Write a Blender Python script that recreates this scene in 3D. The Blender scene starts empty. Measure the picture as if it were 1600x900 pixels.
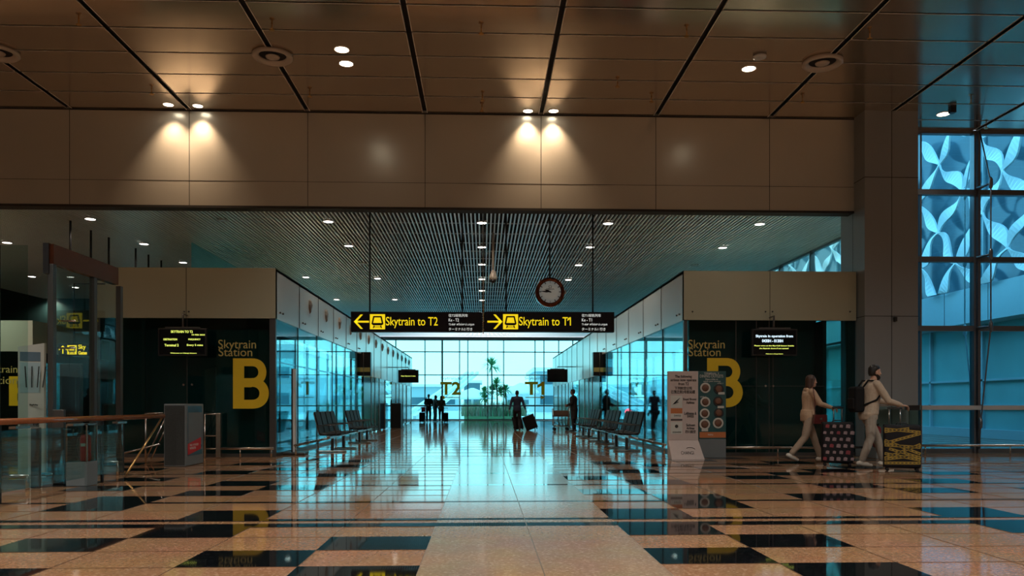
import bpy, bmesh, math, random
from mathutils import Vector, Matrix, noise as mnoise
random.seed(7)
C = bpy.context.scene.collection
SC = bpy.context.scene
# ------------------------------------------------------------------ camera
FP = 1250.0; HZ = 632.0; HC = 1.12
PSI = math.atan(45/FP)
cam = bpy.data.objects.new('camera', bpy.data.cameras.new('camera')); C.objects.link(cam)
cam.location = (0, 0, HC); cam.rotation_euler = (math.pi/2, 0, -PSI)
cam.data.sensor_width = 36; cam.data.lens = 36*FP/1600; cam.data.shift_y = (HZ-450)/1600
cam.data.clip_end = 2000; cam.data.clip_start = .05
SC.camera = cam
# ------------------------------------------------------------------ view, world, daylight
SC.view_settings.view_transform = 'Standard'; SC.view_settings.look = 'None'
SC.view_settings.gamma = 1; SC.view_settings.use_curve_mapping = False
SC.view_settings.exposure = 0.0
SKY_STRENGTH = 2.7
W = bpy.data.worlds.new('sky'); SC.world = W; W.use_nodes = True
wn = W.node_tree.nodes; wl = W.node_tree.links
bg = wn['Background']; bg.inputs['Strength'].default_value = SKY_STRENGTH
tc = wn.new('ShaderNodeTexCoord'); sx = wn.new('ShaderNodeSeparateXYZ'); rmp = wn.new('ShaderNodeValToRGB')
wl.new(tc.outputs['Generated'], sx.inputs[0]); wl.new(sx.outputs['Z'], rmp.inputs[0]); wl.new(rmp.outputs[0], bg.inputs['Color'])
rmp.color_ramp.elements[0].color = (.92, .97, 1, 1); rmp.color_ramp.elements[1].color = (.50, .74, 1, 1)
rmp.color_ramp.elements[0].position = .02
HALL_LAMP = 160; SLAT_LAMP = 110; WASH_LAMP = 190; HALL_FILL = 1000
def portal(name, loc, rot, sx_, sy_):
    l = bpy.data.lights.new(name, 'AREA'); l.shape = 'RECTANGLE'; l.size = sx_; l.size_y = sy_
    l.cycles.is_portal = True
    o = bpy.data.objects.new(name, l); C.objects.link(o); o.location = loc; o.rotation_euler = rot
    return o
portal('portal_far', (1, 57.6, 3), (-math.pi/2, 0, 0), 21, 6.4)
portal('portal_window', (15.7, 18.5, 3.8), (-math.pi/2, 0, 0), 12.8, 7.6)
portal('portal_side', (10.7, 38, 3), (0, math.pi/2, 0), 6, 39)
portal('portal_left', (-8.9, 45.5, 3), (0, -math.pi/2, 0), 6, 23)
# ------------------------------------------------------------------ pixel -> place helpers
def ray(px, py):
    dx = (px-800)/FP; dz = (HZ-py)/FP
    return Vector((math.sin(PSI)+dx*math.cos(PSI), math.cos(PSI)-dx*math.sin(PSI), dz))
def atY(px, py, Y): d = ray(px, py); return Vector((0, 0, HC))+d*(Y/d.y)
def atZ(px, py, Z): d = ray(px, py); return Vector((0, 0, HC))+d*((Z-HC)/d.z)
def atX(px, py, X): d = ray(px, py); return Vector((0, 0, HC))+d*(X/d.x)
def FL(px, py): return atZ(px, py, 0)
# ------------------------------------------------------------------ materials
def mat(name, col, rough=.5, metal=0, spec=.5, nz=.06, nscale=9, emit=0, coat=0, bump=0):
    m = bpy.data.materials.new(name); m.use_nodes = True; nt = m.node_tree; n = nt.nodes; L = nt.links
    b = n['Principled BSDF']; b.inputs['Roughness'].default_value = rough; b.inputs['Metallic'].default_value = metal
    b.inputs['Specular IOR Level'].default_value = spec; b.inputs['Coat Weight'].default_value = coat
    t = n.new('ShaderNodeTexCoord'); z = n.new('ShaderNodeTexNoise'); z.inputs['Scale'].default_value = nscale
    z.inputs['Detail'].default_value = 3; L.new(t.outputs['Object'], z.inputs['Vector'])
    mx = n.new('ShaderNodeMix'); mx.data_type = 'RGBA'
    lo = [c*(1-nz) for c in col[:3]]+[1]; hi = [min(1, c*(1+nz)) for c in col[:3]]+[1]
    mx.inputs['A'].default_value = lo; mx.inputs['B'].default_value = hi
    L.new(z.outputs['Fac'], mx.inputs['Factor']); L.new(mx.outputs['Result'], b.inputs['Base Color'])
    if emit: L.new(mx.outputs['Result'], b.inputs['Emission Color']); b.inputs['Emission Strength'].default_value = emit
    if bump:
        bp = n.new('ShaderNodeBump'); bp.inputs['Strength'].default_value = bump; bp.inputs['Distance'].default_value = .01
        L.new(z.outputs['Fac'], bp.inputs['Height']); L.new(bp.outputs[0], b.inputs['Normal'])
    return m
def glass(name, tint, refl=1.0, rough=.0):
    m = bpy.data.materials.new(name); m.use_nodes = True; nt = m.node_tree; n = nt.nodes; L = nt.links
    n.remove(n['Principled BSDF']); out = n['Material Output']
    tr = n.new('ShaderNodeBsdfTransparent'); gl = n.new('ShaderNodeBsdfGlossy'); gl.inputs['Roughness'].default_value = rough
    gl.inputs['Color'].default_value = (.9, .97, 1, 1)
    fr = n.new('ShaderNodeFresnel'); fr.inputs['IOR'].default_value = 1.45
    mu = n.new('ShaderNodeMath'); mu.operation = 'MULTIPLY'; mu.inputs[1].default_value = refl
    mix = n.new('ShaderNodeMixShader')
    t = n.new('ShaderNodeTexCoord'); z = n.new('ShaderNodeTexNoise'); z.inputs['Scale'].default_value = .4
    L.new(t.outputs['Object'], z.inputs['Vector'])
    mx = n.new('ShaderNodeMix'); mx.data_type = 'RGBA'
    mx.inputs['A'].default_value = (*[c*.96 for c in tint], 1); mx.inputs['B'].default_value = (*[min(1, c*1.04) for c in tint], 1)
    L.new(z.outputs['Fac'], mx.inputs['Factor']); L.new(mx.outputs['Result'], tr.inputs['Color'])
    L.new(fr.outputs[0], mu.inputs[0]); L.new(mu.outputs[0], mix.inputs[0]); L.new(tr.outputs[0], mix.inputs[1]); L.new(gl.outputs[0], mix.inputs[2])
    L.new(mix.outputs[0], out.inputs['Surface'])
    return m
def granite(name, base, fleck, dark, rough=.06, scale=60, spec=.5):
    m = bpy.data.materials.new(name); m.use_nodes = True; nt = m.node_tree; n = nt.nodes; L = nt.links
    b = n['Principled BSDF']; b.inputs['Roughness'].default_value = rough; b.inputs['Specular IOR Level'].default_value = spec
    t = n.new('ShaderNodeTexCoord')
    v = n.new('ShaderNodeTexVoronoi'); v.inputs['Scale'].default_value = scale; L.new(t.outputs['Object'], v.inputs['Vector'])
    z = n.new('ShaderNodeTexNoise'); z.inputs['Scale'].default_value = scale*.6; z.inputs['Detail'].default_value = 6; L.new(t.outputs['Object'], z.inputs['Vector'])
    z2 = n.new('ShaderNodeTexNoise'); z2.inputs['Scale'].default_value = 1.6; z2.inputs['Detail'].default_value = 4; L.new(t.outputs['Object'], z2.inputs['Vector'])
    r1 = n.new('ShaderNodeValToRGB'); r1.color_ramp.elements[0].position = .35; r1.color_ramp.elements[1].position = .65
    r1.color_ramp.elements[0].color = (*dark, 1); r1.color_ramp.elements[1].color = (*base, 1)
    L.new(z.outputs['Fac'], r1.inputs[0])
    sep = n.new('ShaderNodeSeparateColor'); L.new(v.outputs['Color'], sep.inputs[0])
    r2 = n.new('ShaderNodeValToRGB'); r2.color_ramp.elements[0].position = .8; r2.color_ramp.elements[1].position = .95
    L.new(sep.outputs[0], r2.inputs[0])
    mx = n.new('ShaderNodeMix'); mx.data_type = 'RGBA'; mx.inputs['B'].default_value = (*fleck, 1)
    L.new(r1.outputs[0], mx.inputs['A']); L.new(r2.outputs[0], mx.inputs['Factor'])
    m2 = n.new('ShaderNodeMix'); m2.data_type = 'RGBA'; m2.blend_type = 'MULTIPLY'; m2.inputs['Factor'].default_value = .35
    L.new(mx.outputs['Result'], m2.inputs['A']); L.new(z2.outputs['Color'], m2.inputs['B'])
    L.new(m2.outputs['Result'], b.inputs['Base Color'])
    return m
M = dict(
 tan=granite('tan_granite', (.47, .255, .135), (.58, .36, .22), (.36, .185, .095), .07, spec=.38),
 path=granite('path_granite', (.46, .31, .205), (.56, .41, .29), (.37, .24, .15), .11, spec=.38),
 black=granite('black_granite', (.008, .009, .011), (.02, .02, .024), (.004, .004, .005), .035, spec=.4),
 joint=mat('floor_joint', (.17, .10, .06), .3),
 ceil=mat('ceiling_panel', (.56, .47, .38), .15, .9, nz=.05, nscale=1.5),
 ceil_edge=mat('ceiling_panel_edge', (.80, .76, .70), .5, 0),
 void=mat('ceiling_void', (.012, .012, .014), .9),
 fascia=mat('fascia_panel', (.49, .49, .44), .26, .25, nz=.03, nscale=.8),
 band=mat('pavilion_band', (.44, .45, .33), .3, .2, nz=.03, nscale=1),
 bandside_lit=mat('pavilion_band_side_lit', (.80, .82, .80), .25, .2, nz=.03, nscale=1),  # corridor face of the band: extra light put into a paler colour
 col=mat('column_panel', (.26, .285, .30), .42, .3, nz=.04, nscale=1.2),
 seam=mat('seam', (.02, .02, .02), .7),
 slat=mat('ceiling_slat', (.88, .91, .92), .38, .5, nz=.05),
 alu=mat('aluminium', (.20, .21, .23), .35, .8),
 steel=mat('brushed_steel', (.55, .54, .52), .25, 1),
 dsteel=mat('dark_steel', (.12, .12, .12), .35, .8),
 blk=mat('black_paint', (.012, .012, .014), .35),
 blkm=mat('black_matt', (.008, .008, .009), .8, spec=.2),
 dark_wall=mat('dark_teal_wall', (.028, .075, .075), .45, nz=.3, nscale=1.3),
 hall=mat('hall_wall', (.14, .10, .075), .6),
 wood=mat('handrail_wood', (.30, .09, .03), .25, coat=.5, nz=.25, nscale=20),
 white=mat('white_paint', (.75, .76, .75), .4),
 lat=mat('lattice_white', (.88, .93, .95), .5),
 extw=mat('exterior_panel', (.42, .55, .60), .4, .2),
 extglass=mat('exterior_glazing', (.085, .17, .22), .12, .2),
 extteal=mat('exterior_teal_glazing', (.26, .50, .50), .2, .1, nz=.35, nscale=.5),
 conc=mat('concrete', (.62, .64, .63), .8, nscale=2),
 yellow=mat('yellow_vinyl', (.62, .40, .008), .45, emit=.05),
 textw=mat('khaki_vinyl', (.42, .34, .10), .5, emit=.04),
 signy=mat('sign_yellow', (1, .72, .01), .4, emit=.85),
 signw=mat('sign_white', (.9, .95, .9), .4, emit=.6),
 signd=mat('sign_dark', (.008, .010, .022), .25),
 scr=mat('screen_dark', (.004, .005, .007), .15),
 scry=mat('screen_yellow', (.75, .85, .15), .4, emit=1.2),
 scrw=mat('screen_white', (.65, .85, 1), .4, emit=1.3),
 lamp=mat('lamp_glow', (1, .86, .66), .4, emit=14, nz=0),
 lamps=mat('small_lamp_glow', (1, .90, .78), .4, emit=9, nz=0),
 off=mat('lamp_unlit', (.55, .58, .6), .3),
 brass=mat('brass', (.65, .40, .16), .28, 1),
 cream=mat('cream_plastic', (.50, .44, .38), .4),
 dial=mat('clock_dial', (.72, .76, .70), .4, emit=.12),
 bezel=mat('clock_bezel', (.22, .07, .035), .22, .9),
 gold=mat('clock_gold', (.65, .28, .05), .25, 1),
 seatm=mat('seat_black', (.012, .013, .015), .6, spec=.25),
 red=mat('red_paint', (.55, .02, .03), .35),
 redlamp=mat('red_lamp', (1, .08, .12), .4, emit=5),
 totem=mat('totem_pink', (.54, .44, .41), .5),
 totem2=mat('totem_teal', (.02, .085, .09), .45),
 orange=mat('orange_print', (.50, .16, .05), .5),
 ink=mat('black_ink', (.02, .02, .02), .6),
 grey=mat('grey_panel', (.15, .17, .18), .45),
 meshg=mat('kiosk_mesh', (.05, .052, .05), .5, .4, nz=.5, nscale=90),
 board=mat('board_white', (.56, .56, .52), .5),
 boardb=mat('board_blue', (.10, .16, .22), .5),
 stone=mat('relief_stone', (.34, .30, .26), .45, nz=.3, nscale=14),
 green=mat('leaf_green', (.22, .50, .24), .5, nz=.4, nscale=5),
 dry=mat('shrub_dry', (.80, .58, .44), .7, nz=.4, nscale=6),
 bark=mat('bark', (.20, .16, .12), .8),
 lawn=mat('planter_green', (.42, .55, .28), .7),
 skin=mat('skin', (.52, .30, .21), .5, nz=.05),
 skin2=mat('skin_deep', (.20, .11, .08), .5, nz=.05),
 hairb=mat('hair_brown', (.06, .028, .018), .45, nz=.3, nscale=40),
 hairk=mat('hair_black', (.012, .010, .009), .45, nz=.3, nscale=40),
 beige=mat('beige_knit', (.52, .35, .23), .85, nz=.14, nscale=30, bump=.4),
 beige2=mat('sand_fleece', (.48, .38, .29), .85, nz=.14, nscale=30, bump=.4),
 khaki=mat('khaki_cloth', (.36, .27, .20), .85, nz=.12, nscale=25, bump=.4),
 khaki2=mat('stone_cloth', (.35, .30, .25), .85, nz=.12, nscale=25, bump=.4),
 shoe=mat('shoe_white', (.72, .66, .58), .6),
 navy=mat('navy_cloth', (.018, .026, .06), .8), dk=mat('dark_cloth', (.014, .013, .016), .85), brownc=mat('brown_cloth', (.16, .10, .075), .85),
 maroon=mat('maroon_leather', (.10, .015, .015), .3, coat=.3),
 case=mat('suitcase_black', (.009, .008, .010), .6, spec=.25), print=mat('case_print', (.26, .18, .19), .6, nz=.5, nscale=25), printr=mat('case_print_red', (.22, .03, .04), .6),
 tape=mat('tape_yellow', (.32, .21, .03), .5),
 dish=mat('dish_white', (.55, .53, .48), .5), food=mat('dish_food', (.16, .07, .04), .6, nz=.7, nscale=60),
)
G = dict(
 screenpane=glass('partition_glass', (.86, .92, .90), .10),
 far=glass('far_glass', (.52, .90, .93), .5), side=glass('side_glass', (.66, .91, .93), .6),
 win=glass('window_glass', (.44, .84, 1.0), .55), ext=glass('exterior_side_glass', (.62, .96, 1.0), .4),
 front=glass('front_glass', (.45, .72, .72), 1.3), clear=glass('clear_glass', (.80, .90, .88), .35))
# ------------------------------------------------------------------ mesh builder
class MB:
    def __init__(s): s.v = []; s.f = []; s.m = []; s.sm = []
    def add(s, vs, fs, mi=0, smooth=False):
        o = len(s.v); s.v += [tuple(v) for v in vs]
        for f in fs: s.f.append([i+o for i in f]); s.m.append(mi); s.sm.append(smooth)
        return s
    def box(s, x0, y0, z0, x1, y1, z1, mi=0):
        vs = [(x, y, z) for z in (z0, z1) for y in (y0, y1) for x in (x0, x1)]
        return s.add(vs, [(0, 2, 3, 1), (4, 5, 7, 6), (0, 1, 5, 4), (2, 6, 7, 3), (0, 4, 6, 2), (1, 3, 7, 5)], mi)
    def bar(s, p, q, w, h, mi=0):     # rectangular bar between two points
        p = Vector(p); q = Vector(q); d = (q-p).normalized(); up = Vector((0, 0, 1))
        if abs(d.z) > .95: up = Vector((0, 1, 0))
        a = d.cross(up).normalized()*w/2; b = a.cross(d).normalized()*h/2
        vs = [p-a-b, p+a-b, p+a+b, p-a+b, q-a-b, q+a-b, q+a+b, q-a+b]
        return s.add(vs, [(3, 2, 1, 0), (4, 5, 6, 7), (0, 1, 5, 4), (1, 2, 6, 5), (2, 3, 7, 6), (3, 0, 4, 7)], mi)
    def tube(s, pts, r, n=10, mi=0, rs=None):
        pts = [Vector(p) for p in pts]; vs = []; N = len(pts)
        prev = None
        for i, p in enumerate(pts):
            d = (pts[min(i+1, N-1)]-pts[max(i-1, 0)]).normalized()
            if prev is None:
                up = Vector((0, 0, 1)) if abs(d.z) < .9 else Vector((1, 0, 0))
                a = d.cross(up).normalized()
            else: a = (prev-d*prev.dot(d)).normalized()
            prev = a; b = d.cross(a); rr = rs[i] if rs else r
            vs += [p+(a*math.cos(2*math.pi*k/n)+b*math.sin(2*math.pi*k/n))*rr for k in range(n)]
        fs = [[i*n+k, i*n+(k+1) % n, (i+1)*n+(k+1) % n, (i+1)*n+k] for i in range(N-1) for k in range(n)]
        s.add(vs, fs, mi, True)
        o = len(s.v)-len(vs)
        s.f.append([o+k for k in range(n)][::-1]); s.m.append(mi); s.sm.append(False)
        s.f.append([o+(N-1)*n+k for k in range(n)]); s.m.append(mi); s.sm.append(False)
        return s
    def lathe(s, prof, c=(0, 0, 0), axis='z', n=24, mi=0, smooth=True):
        vs = []; N = len(prof)
        for r, h in prof:
            for k in range(n):
                a = 2*math.pi*k/n; x, y = r*math.cos(a), r*math.sin(a)
                v = (x, y, h) if axis == 'z' else ((x, h, y) if axis == 'y' else (h, x, y))
                vs.append((v[0]+c[0], v[1]+c[1], v[2]+c[2]))
        fs = [[i*n+k, i*n+(k+1) % n, (i+1)*n+(k+1) % n, (i+1)*n+k] for i in range(N-1) for k in range(n)]
        s.add(vs, fs, mi, smooth); o = len(s.v)-len(vs)
        if prof[0] == prof[-1]: return s
        s.f.append([o+k for k in range(n)][::-1]); s.m.append(mi); s.sm.append(False)
        s.f.append([o+(N-1)*n+k for k in range(n)]); s.m.append(mi); s.sm.append(False)
        return s
    def ell(s, c, r, n=14, mi=0, rot=None):
        vs = []; rings = n//2
        for i in range(1, rings):
            t = math.pi*i/rings
            for k in range(n):
                a = 2*math.pi*k/n; v = Vector((r[0]*math.sin(t)*math.cos(a), r[1]*math.sin(t)*math.sin(a), r[2]*math.cos(t)))
                if rot: v = rot @ v
                vs.append(v+Vector(c))
        top = Vector((0, 0, r[2])); bot = Vector((0, 0, -r[2]))
        if rot: top = rot @ top; bot = rot @ bot
        vs += [top+Vector(c), bot+Vector(c)]; T = len(vs)-2; B = T+1
        fs = [[i*n+k, (i+1)*n+k, (i+1)*n+(k+1) % n, i*n+(k+1) % n] for i in range(rings-2) for k in range(n)]
        fs += [[T, k, (k+1) % n] for k in range(n)]+[[B, (rings-2)*n+(k+1) % n, (rings-2)*n+k] for k in range(n)]
        return s.add(vs, fs, mi, True)
    def cap(s, p, q, r0, r1, n=12, mi=0):
        p = Vector(p); q = Vector(q); d = (q-p).normalized(); pts = []; rs = []
        for a in (85, 60, 30): pts.append(p-d*r0*math.sin(math.radians(a))); rs.append(r0*math.cos(math.radians(a)))
        pts += [p, q]; rs += [r0, r1]
        for a in (30, 60, 85): pts.append(q+d*r1*math.sin(math.radians(a))); rs.append(r1*math.cos(math.radians(a)))
        return s.tube(pts, 0, n, mi, rs)
    def loft(s, secs, n=20, mi=0):    # (x, y, z, rx, ry) horizontal ellipses from low to high
        vs = []
        for x, y, z, rx, ry in secs:
            vs += [(x+rx*math.cos(2*math.pi*k/n), y+ry*math.sin(2*math.pi*k/n), z) for k in range(n)]
        N = len(secs); fs = [[i*n+k, i*n+(k+1) % n, (i+1)*n+(k+1) % n, (i+1)*n+k] for i in range(N-1) for k in range(n)]
        fs += [[k for k in range(n)][::-1], [(N-1)*n+k for k in range(n)]]
        return s.add(vs, fs, mi, True)
    def prism(s, poly, y0, y1, mi=0, plane='xz'):    # extrude polygon given in (u, v)
        n = len(poly)
        if plane == 'xz': a = [(u, y0, v) for u, v in poly]; b = [(u, y1, v) for u, v in poly]
        elif plane == 'yz': a = [(y0, u, v) for u, v in poly]; b = [(y1, u, v) for u, v in poly]
        else: a = [(u, v, y0) for u, v in poly]; b = [(u, v, y1) for u, v in poly]
        fs = [[i for i in range(n)], [n+i for i in range(n)][::-1]]+[[i, n+i, n+(i+1) % n, (i+1) % n] for i in range(n)]
        return s.add(a+b, fs, mi)
    def rbox(s, x0, y0, z0, x1, y1, z1, r, mi=0, seg=3):
        bm = bmesh.new(); bmesh.ops.create_cube(bm, size=1)
        for v in bm.verts: v.co = Vector(((x0+x1)/2+v.co.x*(x1-x0), (y0+y1)/2+v.co.y*(y1-y0), (z0+z1)/2+v.co.z*(z1-z0)))
        bmesh.ops.bevel(bm, geom=bm.edges[:], offset=r, segments=seg, profile=.5, affect='EDGES')
        bm.verts.index_update(); s.add([v.co.copy() for v in bm.verts], [[v.index for v in f.verts] for f in bm.faces], mi, False); bm.free()
        return s
    def xf(s, mtx, i0=0):
        for i in range(i0, len(s.v)): s.v[i] = tuple(mtx @ Vector(s.v[i]))
        return s
    def build(s, name, mats, parent=None, remesh=0, rough=0, ssmooth=0):
        me = bpy.data.meshes.new(name); me.from_pydata(s.v, [], s.f)
        if not isinstance(mats, (list, tuple)): mats = [mats]
        for m_ in mats: me.materials.append(m_)
        me.polygons.foreach_set('material_index', s.m); me.polygons.foreach_set('use_smooth', s.sm); me.update()
        bm = bmesh.new(); bm.from_mesh(me); bmesh.ops.recalc_face_normals(bm, faces=bm.faces[:]); bm.to_mesh(me); bm.free()
        o = bpy.data.objects.new(name, me); C.objects.link(o)
        if remesh:
            md = o.modifiers.new('r', 'REMESH'); md.mode = 'VOXEL'; md.voxel_size = remesh; md.use_smooth_shade = True
            if ssmooth: q = o.modifiers.new('s', 'SMOOTH'); q.iterations = ssmooth; q.factor = .5
            dg = bpy.context.evaluated_depsgraph_get(); nm = bpy.data.meshes.new_from_object(o.evaluated_get(dg))
            o.modifiers.clear(); o.data = nm; nm.name = name; bpy.data.meshes.remove(me)
            if rough:
                for v in nm.vertices:
                    k = mnoise.noise(v.co*9)*rough+mnoise.noise(v.co*23)*rough*.4
                    v.co += v.normal*k
            for p in nm.polygons: p.use_smooth = True
        if parent is not None: o.parent = parent
        return o
def tag(o, label=None, cat=None, group=None, kind=None):
    if label: o['label'] = label
    if cat: o['category'] = cat
    if group: o['group'] = group
    if kind: o['kind'] = kind
    return o
def thing(name, label, cat, loc=(0, 0, 0), rz=0, group=None):
    o = bpy.data.objects.new(name, None); C.objects.link(o); o.empty_display_size = .2
    o.location = loc; o.rotation_euler = (0, 0, rz); return tag(o, label, cat, group)
def sroot(name):
    o = bpy.data.objects.new(name, None); C.objects.link(o); o['kind'] = 'structure'; return o
def struct(name, mb, m, parent=None):
    o = mb.build(name, m, parent)
    if parent is None: o['kind'] = 'structure'
    return o
def dup(root, loc, rz=0, label=None, group=None, scale=None):
    r = root.copy(); C.objects.link(r); r.location = loc; r.rotation_euler = (0, 0, rz)
    if label: r['label'] = label
    if group: r['group'] = group
    if scale: r.scale = scale
    for ch in list(root.children):
        c = ch.copy(); C.objects.link(c); c.parent = r
        for g in ch.children: d = g.copy(); C.objects.link(d); d.parent = c
    return r
def text_mesh(s, bold=0.0, ex=.5, spacing=1.0, shear=0):
    cu = bpy.data.curves.new('t', 'FONT'); cu.body = s; cu.size = 1; cu.offset = bold; cu.space_character = spacing; cu.resolution_u = 4; cu.shear = shear
    o = bpy.data.objects.new('t', cu); C.objects.link(o)
    dg = bpy.context.evaluated_depsgraph_get(); dg.update()
    me = bpy.data.meshes.new_from_object(o.evaluated_get(dg)); bpy.data.objects.remove(o); bpy.data.curves.remove(cu)
    return me
def text_into(mb, s, x0, z0, x1, z1, y=0, t=.004, mi=0, bold=0.0, flip=False, keep=False):
    """lettering filling the box x0..x1, z0..z1 in a plane facing -Y at depth y"""
    me = text_mesh(s, bold)
    vs = [v.co.copy() for v in me.vertices]
    if not vs: return mb
    a, b = min(v.x for v in vs), max(v.x for v in vs); c, d = min(v.y for v in vs), max(v.y for v in vs)
    sx_ = (x1-x0)/(b-a); sz_ = (z1-z0)/max(1e-6, d-c)
    out = [(x0+(v.x-a)*sx_, y, z0+(v.y-c)*sz_) for v in vs]
    n = len(out); back = [(p[0], y+t, p[2]) for p in out]
    fs = [list(p.vertices) for p in me.polygons]
    ed = {}
    for f in fs:
        for i in range(len(f)):
            k = (f[i], f[(i+1) % len(f)]); ed[k] = ed.get(k, 0)+1
    sides = [[a_, b_, b_+n, a_+n] for (a_, b_) in ed if (b_, a_) not in ed]
    mb.add(out+back, fs+[[i+n for i in f][::-1] for f in fs]+sides, mi)
    bpy.data.meshes.remove(me); return mb

# ================================================================== SETTING
ZC = HC+6.32           # hall ceiling
ZS = HC+4.8            # slatted ceiling
YF = 17.4              # fascia face
YP = 17.25             # pavilion fronts
XL, XR = -4.43, 4.36   # corridor side walls
YE = 57.0              # end glazing
YW = 18.1              # window wall beside the column
CX0, CX1 = 8.19, 9.36
# ---- floor: granite with black tiles
TW = .843; TX = -.44
def colx(k): return TX+TW*k
rowsY = [(-11.5+.63*i) for i in range(0, 26)]
rows = []      # (y0, y1, kind)
y = 5.58
base_rows = [(4.95, 5.58), (5.58, 6.2), (6.2, 6.82), (6.82, 7.37), ('L', 7.37, 7.59), ('T', 7.59, 7.77), ('L', 7.77, 7.89), (7.89, 8.55), (8.55, 9.18), ('L', 9.18, 9.30),
             (9.30, 9.92), (9.92, 10.54), (10.54, 11.1), ('L', 11.1, 11.22), (11.22, 11.84), (11.84, 12.46), (12.46, 12.95), ('L', 12.95, 13.07),
             (13.07, 13.69), (13.69, 14.3), (14.3, 14.86), ('L', 14.86, 14.98), (14.98, 15.6), (15.6, 16.2), (16.2, 16.8)]
blackmap = {0: (-4, -1, 3, 7), 1: (-2, 2, 6, -6), 2: (-4, -1, 3, -7), 3: (-3, 2, -6, 6), 7: (-3, 2, 6, -8), 8: (-5, 3, 8), 10: (-5, 3, 5, -8), 11: (-4, 7, 2, 9),
            12: (-6, 6, -3), 14: (-4, 3, 8, -7), 15: (-6, 5, 2), 16: (-3, 6, -8, 9), 18: (-5, 3, 7, -2), 19: (-7, 5, 8, -4), 20: (-3, 4, 6), 22: (-5, 3, 7, -8), 23: (-7, 5, -3, 9), 24: (-4, 6, 8)}
fl = MB()
fl.box(-24, -12, -.3, 24, YE, -.004, 0)
fb = MB(); fp = MB(); fj = MB()
fp.box(colx(0), -12, -.003, colx(2), 17, 0.0)
for i, r in enumerate(base_rows):
    if r[0] == 'L': fb.box(-22, r[1], -.003, 22, r[2], .0004)
    elif r[0] == 'T': pass
    else:
        for k in blackmap.get(i, ()): fb.box(colx(k), r[0], -.003, colx(k+1), r[1], .0006)
for k in range(-22, 26):
    if k not in (1,): fj.box(colx(k)-.0018, -12, -.003, colx(k)+.0018, YE, .0001)
fj.box(colx(1)-.004, -12, -.003, colx(1)+.004, YE, .0006)
yy = 4.95
while yy > -11: 
    for k in range(-8, 10):
        if (k < 0 or k > 1) and random.random() < .27: fb.box(colx(k), yy-.62, -.003, colx(k+1), yy, .0002)
    yy -= .62
for r in base_rows:
    if r[0] not in ('L', 'T'): fj.box(-22, r[1]-.0012, -.003, 22, r[1]+.0012, .0001)
yy = 17.4
while yy < YE: fj.box(-22, yy-.004, -.003, 22, yy+.004, .0006); yy += 1.24
floor = struct('floor', fl, M['tan'])
struct('black_tiles', fb, M['black'], floor); struct('centre_path', fp, M['path'], floor); struct('joints', fj, M['joint'], floor)
# ---- hall ceiling of metal panels
PC = 2.52; PR = .945
cl = MB(); ce = MB()
cl.box(-24, -12, ZC+.06, 24, YW+.1, ZC+.3, 1)
ks = [-9, -8, -7, -6, -5, -4, -3, -2, -1, 0, 1, 2, 3, 4, 5, 6, 7, 8]
for k in ks:
    x0 = 1.26+PC*(k-1)+.045; x1 = 1.26+PC*k-.045
    for j in range(-1, 32):
        y1 = YF-PR*j-.016; y0 = YF-PR*(j+1)+.016
        if j == -1:
            if x1 < CX1: continue
            y1 = YW
        if y0 < -12: continue
        cl.box(x0, y0, ZC, x1, y1, ZC+.04, 0)
        e = .014
        ce.box(x0, y0, ZC-.004, x0+e, y1, ZC+.03); ce.box(x1-e, y0, ZC-.004, x1, y1, ZC+.03)
        ce.box(x0, y0, ZC-.004, x1, y0+e*.9, ZC+.03)
ceiling = struct('ceiling', cl, [M['ceil'], M['void']]); struct('panel_edges', ce, M['ceil_edge'], ceiling)
# ---- fascia over the opening
FZ0 = HC+307*17.4/FP
f = MB(); fs_ = MB()
f.box(-22, YF, FZ0, CX0, YF+.3, ZC+.05)
struct('trim_1', f, M['fascia'])
for k in range(-8, 4): fs_.box(1.26+PC*(k-1)-.006, YF-.003, FZ0, 1.26+PC*(k-1)+.006, YF+.01, ZC)
zj = HC+345*17.4/FP
fs_.box(-22, YF-.003, zj-.004, CX0, YF+.01, zj+.004)
fs_.box(-22, YF-.01, FZ0-.05, CX0, YF+.3, FZ0)
fs_.box(-22, YF-.004, ZC-.03, CX0, YF+.01, ZC)
struct('seams', fs_, M['seam'], bpy.data.objects['trim_1'])
# ---- column
col = thing('column', 'tall square grey-brown clad column between the fascia and the blue window wall', 'column', ((CX0+CX1)/2, 17.45, 0))
hw = (CX1-CX0)/2
c1 = MB().box(-hw, -.55, 0, hw, .6, ZC).build('cladding', M['col'], col)
c2 = MB()
zs1 = HC+(HZ-277)*17.2/FP; zs2 = HC+(HZ-494)*17.2/FP
for z in (zs1, zs2): c2.box(-hw-.002, -.553, z-.007, hw+.002, .6, z+.007)
xs = (1393-800)/FP*17.2+.62-(CX0+CX1)/2
c2.box(xs-.006, -.553, 0, xs+.006, -.5, ZC)
c2.box(-hw-.002, 0, 0, -hw+.01, .012, ZC)
c2.build('seams', M['seam'], col)
MB().rbox(xs+.03, -.62, zs2-.12, xs+.09, -.55, zs2-.02, .008).build('sensor_box', M['blk'], col)
# ---- slatted ceiling over corridor
sl = MB(); x = -19.9
YR = 19.5
sl.box(-22, YF+.3, ZS+.35, 9.3, YE, ZS+.5, 1); sl.box(9.3, YR, ZS+.35, 10.28, YE, ZS+.5, 1)
i = 0
while x < 10.25:
    y1 = 37.0 if x < -8.7 else YE
    sl.box(x, YF+.3 if x < 9.3 else YR, ZS, x+.038, y1, ZS+.05, 0); x += .103; i += 1
yy = YF+1.5
while yy < YE:
    sl.box(-20 if yy < 37 else -8.7, yy, ZS+.052, 9.3, yy+.018, ZS+.08, 0); yy += 1.3

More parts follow.
